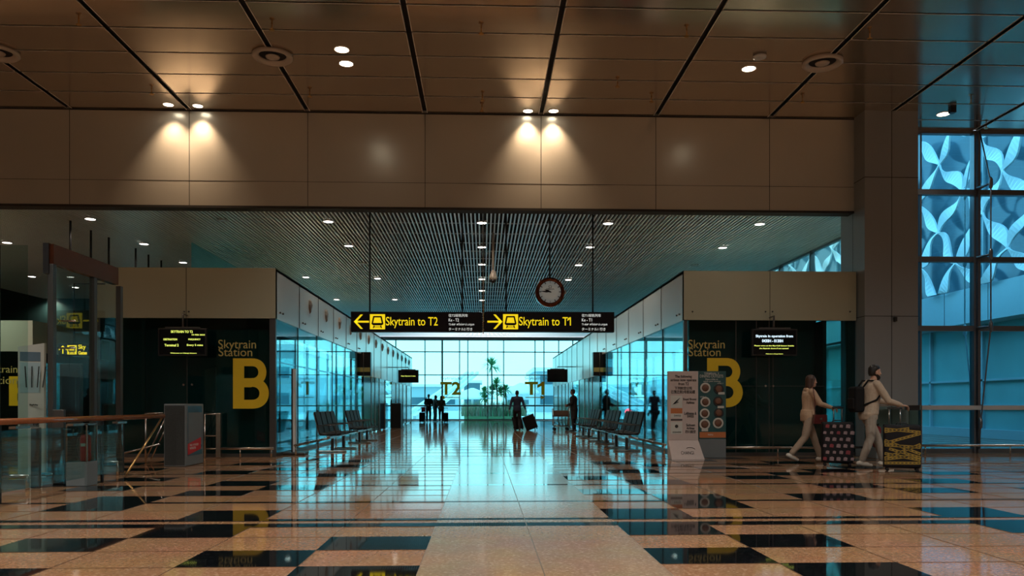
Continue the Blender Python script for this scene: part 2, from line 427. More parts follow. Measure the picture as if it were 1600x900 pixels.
o = struct('ceiling_slatted', sl, [M['slat'], M['void']])
struct('trim_2', MB().box(10.24, YR, ZS-.06, 10.34, YE, ZS+.5), M['alu'])
struct('wall_right_return', MB().prism([(CX1-.1, 18.05), (CX1, 18.05), (10.3, YR), (10.2, YR)], 0, ZS+.5, 0, 'xy'), M['col'])
# ---- pavilions: band, glass, dark walls
ZB0, ZB1, ZB2 = 2.96, 4.03, 2.23
YM, YPE = 30.0, 50.0
def band(name, x0, x1, side):
    b = MB()
    b.box(x0, YP, ZB0, x1, YP+.12, ZB1)
    b.box(x0, YP+.12, ZB1-.06, x1, YPE, ZB1)
    b2 = MB()
    xs_ = XL if side < 0 else XR
    a, c = (xs_-.12, xs_) if side < 0 else (xs_, xs_+.12)
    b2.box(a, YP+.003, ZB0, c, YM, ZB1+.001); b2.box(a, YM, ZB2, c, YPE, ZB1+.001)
    o = struct(name, b, M['band']); s2 = struct('side_band', b2, M['bandside_lit'], o)
    sm = MB()
    y_ = YP+2.2; e = xs_ + (.0015 if side < 0 else -.0015)
    while y_ < YPE:
        sm.box(min(e, e-side*.01), y_-.005, ZB0 if y_ < YM else ZB2, max(e, e-side*.01), y_+.005, ZB1); y_ += 2.2
    for px in ((291,) if side < 0 else (1203,)):
        X = atY(px, 500, YP).x; sm.box(X-.006, YP-.002, ZB0, X+.006, YP+.01, ZB1)
    sm.build('seams', M['seam'], o)
    st = MB()
    for px in ((288, 295) if side < 0 else (1082, 1196, 1207, 1328)):
        p = atY(px, 487, YP); st.lathe([(.012, -.03), (.012, -.004), (.02, 0)], (p.x, YP-.004, p.z), 'y', 10)
    y_ = YP+.35
    while y_ < YM:
        st.lathe([(.02, -.03), (.02, .03)], (xs_, y_, ZB0+.16), 'x', 8); st.lathe([(.02, -.03), (.02, .03)], (xs_, y_+.25, ZB0+.16), 'x', 8); y_ += 2.2
    st.build('glass_bolts', M['dsteel'], o)
    return o
XLO = atY(151, 500, YP).x
band('trim_3', XLO, XL, -1); band('trim_4', XR, CX0-.02, 1)
struct('trim_5', MB().box(CX0-.02, YR, ZB1-.06, 10.28, YPE, ZB1), M['band'])
def glazing(name, gm, panes, frame_boxes, fm=None):
    r = sroot(name)
    p = MB()
    for b in panes: p.box(*b)
    p.build('pane', gm, r)
    if frame_boxes:
        q = MB()
        for b in frame_boxes: q.box(*b)
        q.build('window_frame', fm or M['alu'], r)
    return r
# left front glass with a dark wall behind it, and its post
struct('wall_left_station', MB().box(XLO+.26, YP+.5, 0, XL-.25, YP+.6, ZB0+.5), M['dark_wall'])
glazing('window_1', G['front'], [(XLO+.02, YP+.05, .06, XL-.14, YP+.065, ZB0)],
        [(XL-.14, YP+.04, 0, XL-.01, YP+.13, ZB0), (XLO+.0, YP+.04, 0, XLO+.05, YP+.1, ZB0), (XLO+.35, YP+.07, 0, XLO+.41, YP+.13, ZB0),
         (XLO, YP+.03, 0, XL, YP+.1, .07), (XLO+.9, YP+.07, 0, XLO+.98, YP+.13, ZB0),
         (atY(291, 600, YP).x-.006, YP+.045, .06, atY(291, 600, YP).x+.006, YP+.05, ZB0)], M['dsteel'])
XD = atY(1275, 600, YP+.5).x
struct('wall_right_station', MB().box(XR+.25, YP+.5, 0, XD, YP+.6, ZB0+.5), M['dark_wall'])
fr = [(XR+.01, YP+.04, 0, XR+.09, YP+.13, ZB0), (XR, YP+.03, 0, CX0-.02, YP+.1, .07), (XD-.03, YP+.07, 0, XD+.05, YP+.55, ZB0), (CX0-.22, YP+.07, 0, CX0-.02, YP+.13, ZB0)]
for px in (1151, 1183, 1203, 1209):
    X = atY(px, 600, YP).x; fr.append((X-.006, YP+.045, .06, X+.006, YP+.05, ZB0))
zt = HC+(HZ-603)*17.4/FP
fr.append((XR+.09, YP+.045, zt-.004, XD, YP+.05, zt+.004))
glazing('window_2', G['front'], [(XR+.09, YP+.05, .06, CX0-.02, YP+.065, ZB0)], fr, M['dsteel'])
st = MB()
for px, py in ((1197, 603), (1209, 603), (1275, 602), (286, 601), (299, 601)):
    p = atY(px, py, YP); st.lathe([(.022, -.02), (.022, 0), (.03, .02)], (p.x, YP+.04, p.z), 'y', 12)
st.build('door_studs', M['steel'], bpy.data.objects['window_2'])
# corridor side glazing
for nm, xs_ in (('window_3', XL), ('window_4', XR)):
    sg = 1 if xs_ > 0 else -1
    fr = [(xs_+sg*.02, YP+.1, 0, xs_+sg*.09, YM, .06)]
    y_ = YP+2.2
    while y_ < YM: fr.append((xs_+sg*.02, y_-.008, .05, xs_+sg*.05, y_+.008, ZB0)); y_ += 2.2
    a, b_ = sorted((xs_+sg*.03, xs_+sg*.045))
    fr = [(min(q[0], q[3]), q[1], q[2], max(q[0], q[3]), q[4], q[5]) for q in fr]
    glazing(nm, G['side'], [(a, YP+.14, .06, b_, YM, ZB0)], fr, M['dsteel'])
# platform screen doors: black panels along both sides of corridor
n = 0
for sg, xs_ in ((-1, XL), (1, XR)):
    y_ = YM
    pat = [(0, 2.0, 1), (2.2, 3.1, 1), (3.3, 4.4, 1), (4.6, 6.4, 1), (9.2, 11.0, 1), (11.3, 12.6, 1), (12.9, 14.4, 1), (14.8, 16.4, 1), (17, 19.6, 1)]
    for a, b_, _ in pat:
        n += 1
        r = sroot('door_%d' % n)
        x0, x1 = sorted((xs_+sg*.02, xs_+sg*.10))
        MB().box(x0, YM+a, .05, x1, YM+b_, ZB2).build('door_panel', M['scr'], r)
        q0, q1 = sorted((xs_-sg*.0, xs_+sg*.12))
        MB().box(q0, YM+b_, 0, q1, YM+b_+.1, ZB2).build('door_post', M['steel'], r)
    g0, g1 = sorted((xs_+sg*.03, xs_+sg*.045))
    glazing('window_%d' % (5 if sg < 0 else 6), G['side'], [(g0, YM+6.5, .05, g1, YM+9.2, ZB2)], None)
# exterior side glazing X=10.28 and left X=-8.6, end glazing
fr = []
y_ = YR
while y_ < YE: fr.append((10.22, y_-.04, 0, 10.36, y_+.04, ZS)); y_ += 2.6
for z in (1.05, 2.9, 4.1): fr.append((10.24, YR, z-.03, 10.34, YE, z+.03))
glazing('window_7', G['ext'], [(10.29, YR, 0, 10.30, YE, ZS)], fr)
fr = []
y_ = 37
while y_ < YE: fr.append((-8.68, y_-.04, 0, -8.56, y_+.04, ZS)); y_ += 2.6
for z in (1.05, 2.9, 4.1): fr.append((-8.66, 24, z-.03, -8.58, YE, z+.03))
glazing('window_8', G['ext'], [(-8.63, 24, 0, -8.62, YE, ZS)], fr)
fr = []
for px in (664, 691, 718, 731, 762, 787, 836, 850, 873):
    X = atY(px, 600, YE).x; w = .035 if px not in (691, 777) else .06; fr.append((X-w, YE, 0, X+w, YE+.08, ZS))
for X in (-8.2, -6.2, 6.4, 8.2): fr.append((X-.04, YE, 0, X+.04, YE+.08, ZS))
for py in (550, 586): z = HC+(HZ-py)*YE/FP; fr.append((-8.6, YE, z-.035, 10.28, YE+.08, z+.035))
fr.append((-8.6, YE-.05, .98, 10.28, YE+.02, 1.08)); fr.append((-8.6, YE, 0, 10.28, YE+.08, .08))
fr.append((-8.6, YE-.1, ZS-.25, 10.28, YE+.1, ZS))
glazing('window_9', G['far'], [(-8.6, YE+.03, 0, 10.28, YE+.045, ZS)], fr)
# ---- window wall right of the column
fr = []
XM = atY(1525, 400, YW).x
xm = XM
while xm < 24:
    fr += [(xm-.075, YW-.05, 0, xm-.03, YW+.12, ZC), (xm+.0, YW-.08, 0, xm+.06, YW+.12, ZC)]; xm += 2.52
for px in (1439,): X = atY(px, 400, YW).x; fr.append((X-.02, YW, 0, X+.02, YW+.1, ZC))
zt_ = [HC+(HZ-py)*(YW+.35)/FP for py in (300, 405, 513)]
for z in zt_: fr.append((CX1, YW-.03, z-.06, 24, YW+.12, z+.06))
fr.append((CX1, YW-.03, ZC-.07, 24, YW+.12, ZC))
fr.append((CX1, YW, 0, 24, YW+.12, .1))
w10 = glazing('window_10', G['win'], [(CX1, YW+.05, .1, 24, YW+.065, ZC)], fr)
zr = HC+(HZ-637)*(YW+.2)/FP
MB().box(CX1, YW-.1, zr-.05, 24, YW-.02, zr+.05).build('transom_rail', M['off'], w10)
# cable trusses, inner and outer, at the mullions
def truss(X, sgn, m):
    t = thing('cable_truss', 'dark bowed cable truss standing inside the window wall beside the main mullion' if sgn < 0 else 'pale bowed cable truss on the outer side of the window wall', 'cable truss', (X, YW, 0))
    d = .47
    zz = [ZC-.02, zt_[0]+.08, zt_[1]+.03, zt_[2], (HC+(HZ-662)*17.9/FP), .1]; dd = [.06, d, d, d, .10, .06]
    MB().tube([(0.02, sgn*a-.04, z) for a, z in zip(dd, zz)], .016, 8).build('cable', m, t)
    for k in (1, 2, 3, 4):
        a, z = dd[k], zz[k]
        b_ = MB().lathe([(.012, -.14), (.04, -.09), (.045, 0), (.04, .09), (.012, .14)], (.02, sgn*a-.04, z), 'z', 12)
        b_.build('cable_clamp', m, t)
        if k < 4:
            s = MB(); s.tube([(.02, sgn*.02, z), (.02, sgn*a-.04, z)], .03, 8, rs=[.05, .018]); s.build('strut', m, t)
    return t
truss(XM, -1, M['alu']); truss(XM-.02, 1, M['lat'])
# ---- outer walls of hall
struct('wall_left', MB().box(-22.3, -12, -.1, -22, 37, ZC+.1), M['hall'])
struct('wall_back', MB().box(-22.3, -12.3, -.1, 24, -12, ZC+.1), M['hall'])
struct('wall_right', MB().box(24, -12, -.1, 24.3, YW, ZC+.1), M['hall'])
# ---- rear of left hall: second station pavilion
b = MB(); X2 = atY(51, 520, 28.3).x
b.box(-22, 28.3, ZB0, X2, 28.42, ZB1); b.box(X2-.12, 28.42, ZB0, X2, 34, ZB1)
t6 = struct('trim_6', b, M['band'])
struct('wall_second_station', MB().box(-22, 28.8, 0, X2-.2, 28.9, ZB0+.3), M['dark_wall'])
glazing('window_11', G['front'], [(-22, 28.35, 0, X2-.02, 28.365, ZB0), (X2-.06, 28.5, 0, X2-.045, 34, ZB0)], None)
struct('wall_far_left', MB().box(-22, 37, 3.0, -8.6, 37.2, ZS+.4).box(-22, 37, 0, -16.6, 37.2, 3).box(-15.2, 37, 0, -12.3, 37.2, 3).box(-11.2, 37, 0, -8.6, 37.2, 3), M['dark_wall'])
glazing('window_12', G['ext'], [(-16.6, 37.05, 0, -15.2, 37.07, 3), (-12.3, 37.05, 0, -11.2, 37.07, 3)], None)
struct('wall_left_outer', MB().box(-8.7, YP+4, 0, -8.6, 24, ZB1), M['dark_wall'])
# ================================================================== EXTERIOR
struct('ground', MB().box(-300, YE+.1, -.5, 300, 500, -.05).box(10.4, YW+.15, -.5, 300, YE+.1, -.05).box(-300, 37.2, -.5, -8.75, YE+.1, -.05), M['conc'])
XB = 16.0
bl = thing('terminal_wing', 'blue glazed terminal wing with pale panel band, seen through the right window wall', 'building', (XB, 34, 0))
zb0, zb1 = HC+.168*XB, HC+.24*XB
q = MB().box(0, -14, zb0, 2, 40, zb1)
for k in range(22): q.box(-.005, -14+k*2.4, zb0, .02, -13.98+k*2.4, zb1, 1)
q.build('panel_band', [M['extw'], M['seam']], bl)
MB().box(.3, -14, zb1, 2, -3, 11.4).box(.3, -3, zb1, 2, 40, 9.0).build('upper_glazing', M['extglass'], bl)
q = MB()
for k in range(10): q.box(.22, -14+k*5.4, zb1, .3, -13.93+k*5.4, 11.4 if k < 2 else 9.0)
q.build('mullions', M['extw'], bl)
MB().box(.8, -14, 0, .9, 40, zb0).build('lower_glazing', M['extteal'], bl)
q = MB()
for k in range(18): q.box(.7, -14+k*3.1, 0, .82, -13.9+k*3.1, zb0)
q.box(.7, -14, 1.0, .8, 40, 1.12); q.box(.7, -14, 1.9, .8, 40, 1.97); q.box(.65, -14, 0, .8, 40, .3)
q.build('lower_frame', M['extw'], bl)
MB().lathe([(.42, 0), (.42, 11)], (-.9, -4.2, 0), 'z', 24).build('round_column', M['lat'], bl)
# lattice screen of leaf-shaped blades
lt = MB(); rnd = random.Random(3)
cy, cz = 1.2, 1.15
nodes = {}
for i in range(-11, 28):
    for j in range(0, 6):
        if (i+j) % 2 == 0: nodes[(i, j)] = (34+i*cy+rnd.uniform(-.25, .25)-2, zb1+.25+j*cz+rnd.uniform(-.14, .14)-.4)
def blade(a, b):
    (y0, z0), (y1, z1) = a, b
    d = Vector((y1-y0, z1-z0)); L_ = d.length; nrm = Vector((-d.y, d.x))/L_
    w = rnd.uniform(.26, .42); bend = rnd.uniform(-.16, .16); sk = rnd.uniform(.7, 1.3)
    up = []; dn = []
    for s in range(13):
        t = s/12; u = t**sk
        hw_ = .035+w*.5*math.sin(math.pi*u)**1.6
        c = Vector((y0, z0))+d*t+nrm*bend*math.sin(2*math.pi*t)
        up.append(c+nrm*hw_); dn.append(c-nrm*hw_)
    vs = []
    for s in range(13):
        xo = .05*math.sin(2*math.pi*s/12)
        for p, e in ((up[s], 1), (dn[s], -1)):
            zz = max(p.y, zb1-.02); vs.append((-.25+xo*e, p.x-34, zz)); vs.append((-.19+xo*e, p.x-34, zz))
    fs = []
    for s in range(12):
        o = s*4; fs += [[o, o+4, o+6, o+2], [o+1, o+3, o+7, o+5], [o, o+1, o+5, o+4], [o+2, o+6, o+7, o+3]]
    lt.add(vs, fs, 0, False)
for (i, j), p in nodes.items():
    for dj, di in ((1, 1), (1, -1)):
        q_ = nodes.get((i+di, j+dj))
        if q_ and not (i > 5 and j > 3): blade(p, q_)
lt.build('lattice_screen', M['lat'], bl)
# distant terminal blocks and canopies
def far_block(x0, x1, ytop, Y, m, label, depth=20):
    a = atY(x0, ytop, Y); b_ = atY(x1, ytop, Y)
    t = thing('terminal_building', label, 'building', ((a.x+b_.x)/2, Y, -.05)); hw_ = (b_.x-a.x)/2; h = a.z
    MB().box(-hw_, 0, 0, hw_, depth, h).build('wall', m, t)
    MB().box(-hw_-.5, -.8, h, hw_+.5, depth, h+h*.06+.2).build('roof', M['lat'], t)
    q = MB(); k = 0
    zz = 1.2
    while zz < h-1.2: q.box(-hw_+.6, -.06, zz, hw_-.6, 0, zz+1.3); zz += 3
    if q.v: q.build('window_strip', M['extglass'], t)
MM = M['extw']
far_block(590, 716, 604, 150, MM, 'low pale blue building beyond the end glass, behind the T2 lettering')
far_block(725, 750, 598, 190, M['extglass'], 'small blue block beyond the end glass left of the palms')
far_block(838, 900, 580, 120, MM, 'taller blue building beyond the end glass, behind the T1 lettering')
far_block(790, 836, 606, 230, MM, 'low wide building beyond the end glass between palms and T1 lettering')
far_block(925, 1060, 548, 92, MM, 'tall blue building seen through the right station glazing')
far_block(380, 550, 590, 120, MM, 'pale blue building seen through the left station glazing')
for i, (px, py, w) in enumerate(((738, 612, 5), (814, 604, 4))):
    p = atY(px, py, 100)
    t = thing('canopy', ('white tented canopy outside, left of the palms' if i == 0 else 'white tented canopy outside, right of the palms'), 'canopy', (p.x, 100, -.05))
    MB().lathe([(w*.6, p.z-.9), (w*.55, p.z-.5), (w*.3, p.z), (.2, p.z+.5)], (0, 0, 0), 'z', 16).build('roof', M['lat'], t)
    MB().lathe([(.15, 0), (.15, p.z)], (0, 0, 0), 'z', 8).build('pole', M['lat'], t)
# sloping track ramp at left outside
t = thing('track_ramp', 'pale sloping track ramp outside behind the T2 lettering', 'ramp', (0, 62, 0))
q = MB()
for dx in (0, .9, 1.8): q.bar((-6.2+dx, 0, .1), (-1.7+dx*.6, 26, 4.6), .25, .3)
q.build('rail_beam', M['lat'], t)
# planter with palms outside far glass
pt = thing('planter', 'long low planter of dry grasses outside the end glass', 'planter', (.6, 59.5, -.05))
MB().box(-2.0, -.6, 0, 2.0, .9, .3).build('trough', M['lawn'], pt)
q = MB(); rr = random.Random(5)
for i in range(1500):
    x_ = rr.uniform(-2.2, 2.6); y_ = rr.uniform(-.6, .9); a = rr.uniform(0, 6.28); h = rr.uniform(.6, 1.4); l = rr.uniform(.05, .3)
    b_ = Vector((x_, y_, .3)); t_ = b_+Vector((l*math.cos(a), l*math.sin(a), h)); w = Vector((-math.sin(a), math.cos(a), 0))*.03
    q.add([b_-w, b_+w, t_], [[0, 1, 2]], rr.choice((0, 0, 0, 1)))
g = q.build('grasses', [M['dry'], M['green']], pt); g['kind'] = 'stuff'
def palm(px, pytop, Y, label, crowns):
    p = atY(px, 600, Y)
    t = thing('palm', label, 'palm', (p.x, Y, .2)); ztop = HC+(HZ-pytop)*Y/FP-.2
    MB().tube([(0, 0, 0), (.05, 0, ztop*.5), (0, 0, ztop)], .06, 8, rs=[.09, .06, .05]).build('trunk', M['bark'], t)
    q = MB(); rr = random.Random(int(px))
    for cx_, cz_, R in crowns:
        for i in range(90):
            a = rr.uniform(0, 6.28); e = rr.uniform(-.5, 1.4); d = Vector((math.cos(a)*math.cos(e), math.sin(a)*math.cos(e), math.sin(e)))
            b_ = Vector((cx_, 0, ztop+cz_)); m_ = b_+d*R*.55; t_ = b_+d*R+Vector((0, 0, -R*.22)); w = d.cross(Vector((0, 0, 1))).normalized()*.05
            q.add([b_-w*.4, b_+w*.4, m_+w, m_-w, t_], [[0, 1, 2, 3], [3, 2, 4]], 0)
    q.build('fronds', M['green'], t)
palm(768, 572, 59.3, 'tallest palm in the planter outside the end glass, with star-shaped crown', [(0, 0, .95)])
palm(776, 600, 59.8, 'bushy palm just right of the tallest palm', [(0, 0, .75), (-.3, -.5, .7), (.3, -.7, .7)])
palm(757, 612, 59.6, 'low leafy palm left of the tallest palm', [(0, 0, .6), (0, -.5, .6)])
palm(790, 610, 59.6, 'low leafy palm at right end of the palms', [(0, 0, .65)])
# ================================================================== LAMPS
def spot(power, parent, z=-.06, ang=95, blend=.8, col=(1, .96, .87), tilt=None, r=.06, loc=None):
    l = bpy.data.lights.new('lamp', 'SPOT'); l.energy = power; l.spot_size = math.radians(ang); l.spot_blend = blend; l.color = col; l.shadow_soft_size = r
    o = bpy.data.objects.new('bulb', l); C.objects.link(o); o.parent = parent; o.location = loc or (0, 0, z)
    if tilt: o.rotation_euler = tilt
    return o
def downlight(p, label, r=.135, lit=True, power=0, ang=100, small=False, group=None, tilt=None, col=(1, .96, .87), blend=.8):
    t = thing('downlight', label, 'downlight', p, 0, group)
    MB().lathe([(r, -.012), (r*1.12, -.012), (r*1.12, 0), (r*1.12, .04), (r, .04), (r, -.012)], (0, 0, 0), 'z', 24).build('trim_ring', M['off'] if small else M['ceil_edge'], t)
    MB().lathe([(r*.97, -.008), (r*.5, -.009)], (0, 0, 0), 'z', 24).build('lens', (M['lamps'] if small else M['lamp']) if lit else M['off'], t)
    if power: spot(power, t, -.03, ang, blend, tilt=tilt, col=col)
    return t
hall = [(534, 77, 'pair of downlights left of centre, upper one'), (541, 99, 'pair of downlights left of centre, lower one'), (1170, 107, 'single lit downlight in brown ceiling right of centre'),
        (1474, 178, 'oval downlight in blue-tinted ceiling by the window wall')]
for px, py, lb in hall: downlight(atZ(px, py, ZC), lb, power=HALL_LAMP, r=.125)
for px, py, lb in ((263, 163, 'left lamp of the pair washing the left of the fascia'), (309, 165, 'right lamp of the pair washing the left of the fascia'),
                   (825, 173, 'left lamp of the pair washing the middle of the fascia'), (865, 173, 'right lamp of the pair washing the middle of the fascia')):
    p = atZ(px, py, ZC); downlight(p, lb, power=WASH_LAMP, ang=84, blend=1, r=.10, tilt=(math.radians(15), 0, 0), col=(1, .66, .40))
for X in (-13.9, -6.3, 1.26, 8.8, 16.4):
    for Y in (-7, 0, 6.5): downlight((X, Y, ZC), 'unseen fill downlight added overhead to light the hall', power=HALL_FILL, ang=155, group='added fill downlights over the hall')  # unseen wide lamps added to raise the ambient light of the hall
sl_l = [(753, 348), (753, 386), (753, 413), (753, 436), (753, 454), (753, 469), (513, 346), (545, 384), (590, 435), (617, 468), (526, 468), (478, 433),
        (950, 349), (922, 386), (904, 414), (888, 437), (1187, 350), (1129, 387), (141, 342), (225, 381), (286, 410), (11, 379), (50, 432), (118, 449), (80, 466)]
lab = {(141, 342): 'brightest downlight above the left glass enclosure', (225, 381): 'downlight above the left station beige band', (286, 410): 'downlight just over the top edge of left station band',
       (1187, 350): 'nearest downlight at right end of the slatted ceiling', (1129, 387): 'second downlight at right side of the slatted ceiling',
       (513, 346): 'nearest downlight in the slatted ceiling left of sign rods', (545, 384): 'second downlight left of the sign rods', (950, 349): 'nearest downlight right of the rightmost sign rod'}
for i, (px, py) in enumerate(sl_l):
    p = atZ(px, py, ZS-.01)
    cen = px == 753
    g = None if (px, py) in lab else ('row of downlights down the middle of the corridor ceiling' if cen else 'small downlights in slatted ceiling')
    lb = lab.get((px, py)) or ('downlight in the middle row along the corridor ceiling' if cen else 'small round downlight in the dark slatted ceiling')
    downlight(p, lb, r=.125, small=True, power=SLAT_LAMP, ang=150, group=g, col=(1, .85, .68))
for X, Y in ((-17.2, 26.6), (-19.6, 26.4)): downlight((X, Y, ZS-.01), 'unseen fill downlight added before the second station at far left', r=.125, small=True, power=420, ang=165, group='added fill downlights before the second station')  # unseen strong lamps added to brighten the second station band
for px, py in ((348, 344), (568, 412), (1085, 415), (886, 437)):
    if px != 886: downlight(atZ(px, py, ZS-.01), {348: 'unlit downlight in dark slats above left station band', 568: 'unlit downlight left of the hanging signs', 1085: 'unlit downlight over the right station roof'}[px], r=.12, lit=False, small=True)
# air diffusers, detectors, sprinklers
def diffuser(p, label):
    t = thing('air_diffuser', label, 'air diffuser', p)
    MB().lathe([(.24, -.003), (.355, -.004), (.36, -.05), (.33, -.075), (.24, -.02), (.24, -.003)], (0, 0, 0), 'z', 32).build('rim', M['cream'], t)
    MB().lathe([(.04, -.07), (.12, -.05), (.13, -.03), (.05, -.012)], (0, 0, 0), 'z', 24).build('cone', M['cream'], t)
    MB().lathe([(.24, -.004), (.23, -.008)], (0, 0, 0), 'z', 24).build('throat', M['void'], t)
for px, py, lb in ((426, 86, 'round air diffuser on a ceiling joint left of the pair of downlights'), (1285, 96, 'round air diffuser on a ceiling joint at the right'), (-4, 80, 'round air diffuser cut by the left edge of the picture')):
    diffuser(atZ(px, py, ZC), lb)
t = thing('smoke_detector', 'small round smoke detector above the single right downlight', 'smoke detector', atZ(1187, 86, ZC))
MB().lathe([(.07, 0), (.12, -.02), (.12, -.05), (.09, -.06)], (0, 0, 0), 'z', 20).build('ring', M['off'], t)
t = thing('camera_dome', 'tiny square sensor in blue-tinted ceiling beside the window downlight', 'sensor', atZ(1488, 168, ZC))
MB().rbox(-.06, -.06, -.12, .06, .06, 0, .01).build('housing', M['blk'], t)
sp0 = None
for px, py in ((237, 138), (425, 36), (484, 142), (752, 42), (754, 148), (753, 165), (1073, 46), (1018, 150), (1359, 50), (1254, 151), (1517, 153), (1541, 192), (123, 28), (965, 126)):
    p = atZ(px, py+2, ZC)
    if sp0 is None:
        sp0 = t = thing('sprinkler', 'small sprinkler head hanging from the brown panel ceiling', 'sprinkler', p, 0, 'sprinkler heads in the panel ceiling')
        MB().tube([(0, 0, 0), (0, 0, -.09)], .012, 8).build('stem', M['brass'], t)
        MB().lathe([(.04, -.1), (.045, -.09), (.012, -.085)], (0, 0, 0), 'z', 12).build('deflector', M['brass'], t)
    else: dup(sp0, p)
# ================================================================== HANGING SIGNS, CLOCK, CCTV
def train_icon(mb, x0, z0, s, y, mi_bg, mi_fg):
    mb.box(x0, y-.004, z0, x0+s, y+.002, z0+s, mi_bg)
    P = lambda pts: [(x0+u*s, z0+v*s) for u, v in pts]
    yy0, yy1 = y-.007, y-.004
    mb.prism(P([(.22, .88), (.78, .88), (.90, .35), (.78, .26), (.22, .26), (.10, .35)]), yy0, yy1, mi_fg)
    mb.prism(P([(.30, .78), (.70, .78), (.78, .42), (.22, .42)]), yy0-.002, yy0, mi_bg)
    mb.prism(P([(.25, .24), (.33, .24), (.27, .08), (.19, .08)]), yy0, yy1, mi_fg); mb.prism(P([(.67, .24), (.75, .24), (.81, .08), (.73, .08)]), yy0, yy1, mi_fg)
    mb.box(x0+.24*s, yy0, z0+.13*s, x0+.76*s, yy1, z0+.17*s, mi_fg)
def arrow(mb, cx_, cz_, s, y, d, mi):    # d = +1 right, -1 left, 0 up
    w = .085*s*2
    def R(u, v): return (cx_+u*s, cz_+v*s) if d > 0 else ((cx_-u*s, cz_+v*s) if d < 0 else (cx_+v*s, cz_+u*s))
    h = .085
    mb.prism([R(-.9, -h*1.3), (R(.75, -h*1.3)), R(.75, h*1.3), R(-.9, h*1.3)], y-.006, y, mi)
    mb.prism([R(.95, 0), R(.12, .88), R(-.16, .88), R(.62, 0), R(-.16, -.88), R(.12, -.88)], y-.006, y, mi)
YS = 19.3
def px_box(x0, y0, x1, y1, Y):
    a = atY(x0, y1, Y); b_ = atY(x1, y0, Y); return a.x, a.z, b_.x, b_.z
def sky_sign(px0, px1, d, T, label):
    x0, z0, x1, z1 = px_box(px0, 487.5, px1, 518.5, YS)
    cx_ = (x0+x1)/2; t = thing('hanging_sign', label, 'sign', (cx_, YS, z0)); H = z1-z0; L = lambda px: atY(px, 500, YS).x-cx_
    MB().rbox(x0-cx_, 0, 0, x1-cx_, .18, H, .012).build('sign_box', M['signd'], t)
    k = px0-548
    q = MB(); arrow(q, L(k+565), H/2, H*.40, -.001, d, 0); q.build('arrow', M['signy'], t)
    q = MB(); train_icon(q, L(k+578), H*.13, H*.74, -.001, 0, 1); q.build('train_symbol', [M['signy'], M['ink']], t)
    q = MB(); text_into(q, 'Skytrain to '+T, L(k+603), H*.19, L(k+684), H*.74, -.006, .006, 0, .004)
    if T == 'T1':
        xr = L(k+684); zt0 = H*.74; q.prism([(xr-.030, zt0), (xr-.030, zt0-.05), (xr-.085, zt0-.095), (xr-.085, zt0-.055)], -.006, 0)
    q.build('lettering', M['signy'], t)
    lines = ['往%s轻轨列车' % T, 'Ke - '+T, T+'-க்கு செல்லும் பாதை', 'ターミナル%s 行き' % T[1]]
    ws = [(701, 731), (701, 717), (701, 741), (701, 738)]
    for j, (s, (a, b_)) in enumerate(zip(lines, ws)):
        zt1 = H*(.90-.225*j); q = MB(); text_into(q, s, L(k+a), zt1-H*.15, L(k+b_), zt1, -.005, .005, 0, .006); q.build('small_lettering', M['signw'], t)
    for px in ((577, 722) if d < 0 else (791, 927)):
        MB().tube([(L(px), .09, H), (L(px), .09, ZS-z0)], .02, 8).build('hanger_rod', M['blk'], t)
sky_sign(548, 753.5, -1, 'T2', 'left black hanging sign with arrow pointing left and yellow lettering ending in T2')
sky_sign(756, 960, 1, 'T1', 'right black hanging sign with arrow pointing right and yellow lettering ending in T1')
# clock
cp = atY(859, 457, 19.9); R = 23.2*19.9/FP
t = thing('clock', 'round hanging clock with brown and gold rim above the T1 sign', 'clock', cp)
MB().lathe([(R*.72, -.09), (R*.80, -.13), (R*.93, -.13), (R, -.07), (R, .10), (R*.5, .13)], (0, 0, 0), 'y', 48).build('bezel', M['bezel'], t)
MB().lathe([(R*.79, -.095), (R*.3, -.107)], (0, 0, 0), 'y', 40).build('dial', M['dial'], t)
q = MB()
for k in range(12):
    a = math.radians(30*k); s, c = math.sin(a), math.cos(a); r0, r1 = R*.60, R*.74
    q.bar((s*r0, -.114, c*r0), (s*r1, -.114, c*r1), .006, R*.055)
q.build('hour_marks', M['ink'], t)
q = MB()
for ang, ln, w in ((math.radians(292), .42, .075), (math.radians(273), .68, .06)):
    s, c = math.sin(ang), math.cos(ang); n_ = Vector((c, 0, -s))
    b0 = Vector((-s*R*.12, -.122, -c*R*.12)); tip = Vector((s*R*ln, -.122, c*R*ln)); md = Vector((s*R*ln*.4, -.122, c*R*ln*.4))
    vs = [b0, md+n_*R*w, tip, md-n_*R*w]; vs += [v+Vector((0, .006, 0)) for v in vs]
    q.add(vs, [[0, 1, 2, 3], [7, 6, 5, 4], [0, 4, 5, 1], [1, 5, 6, 2], [2, 6, 7, 3], [3, 7, 4, 0]])
q.lathe([(R*.05, -.128), (R*.05, -.11)], (0, 0, 0), 'y', 12); q.build('hands', M['ink'], t)
q = MB(); text_into(q, 'Ω', -R*.10, R*.27, R*.10, R*.44, -.112, .003); text_into(q, 'OMEGA', -R*.28, R*.14, R*.28, R*.24, -.112, .003, 0, .01); q.build('dial_lettering', M['ink'], t)
q = MB()
for k in range(-2, 3):
    a = math.radians(180-6+22*k-18); s, c = math.sin(a), math.cos(a)
    q.bar((s*R*.83, -.115, c*R*.83), (s*R*.95, -.115, c*R*.95), .012, R*.24)
q.build('rim_inlay', M['gold'], t)
MB().rbox(R*.98, -.05, -R*.10, R*1.12, .04, R*.16, .01).build('crown', M['steel'], t)
MB().tube([(0, 0, R), (0, 0, ZS-cp.z)], .022, 8).build('hanger_rod', M['blk'], t)
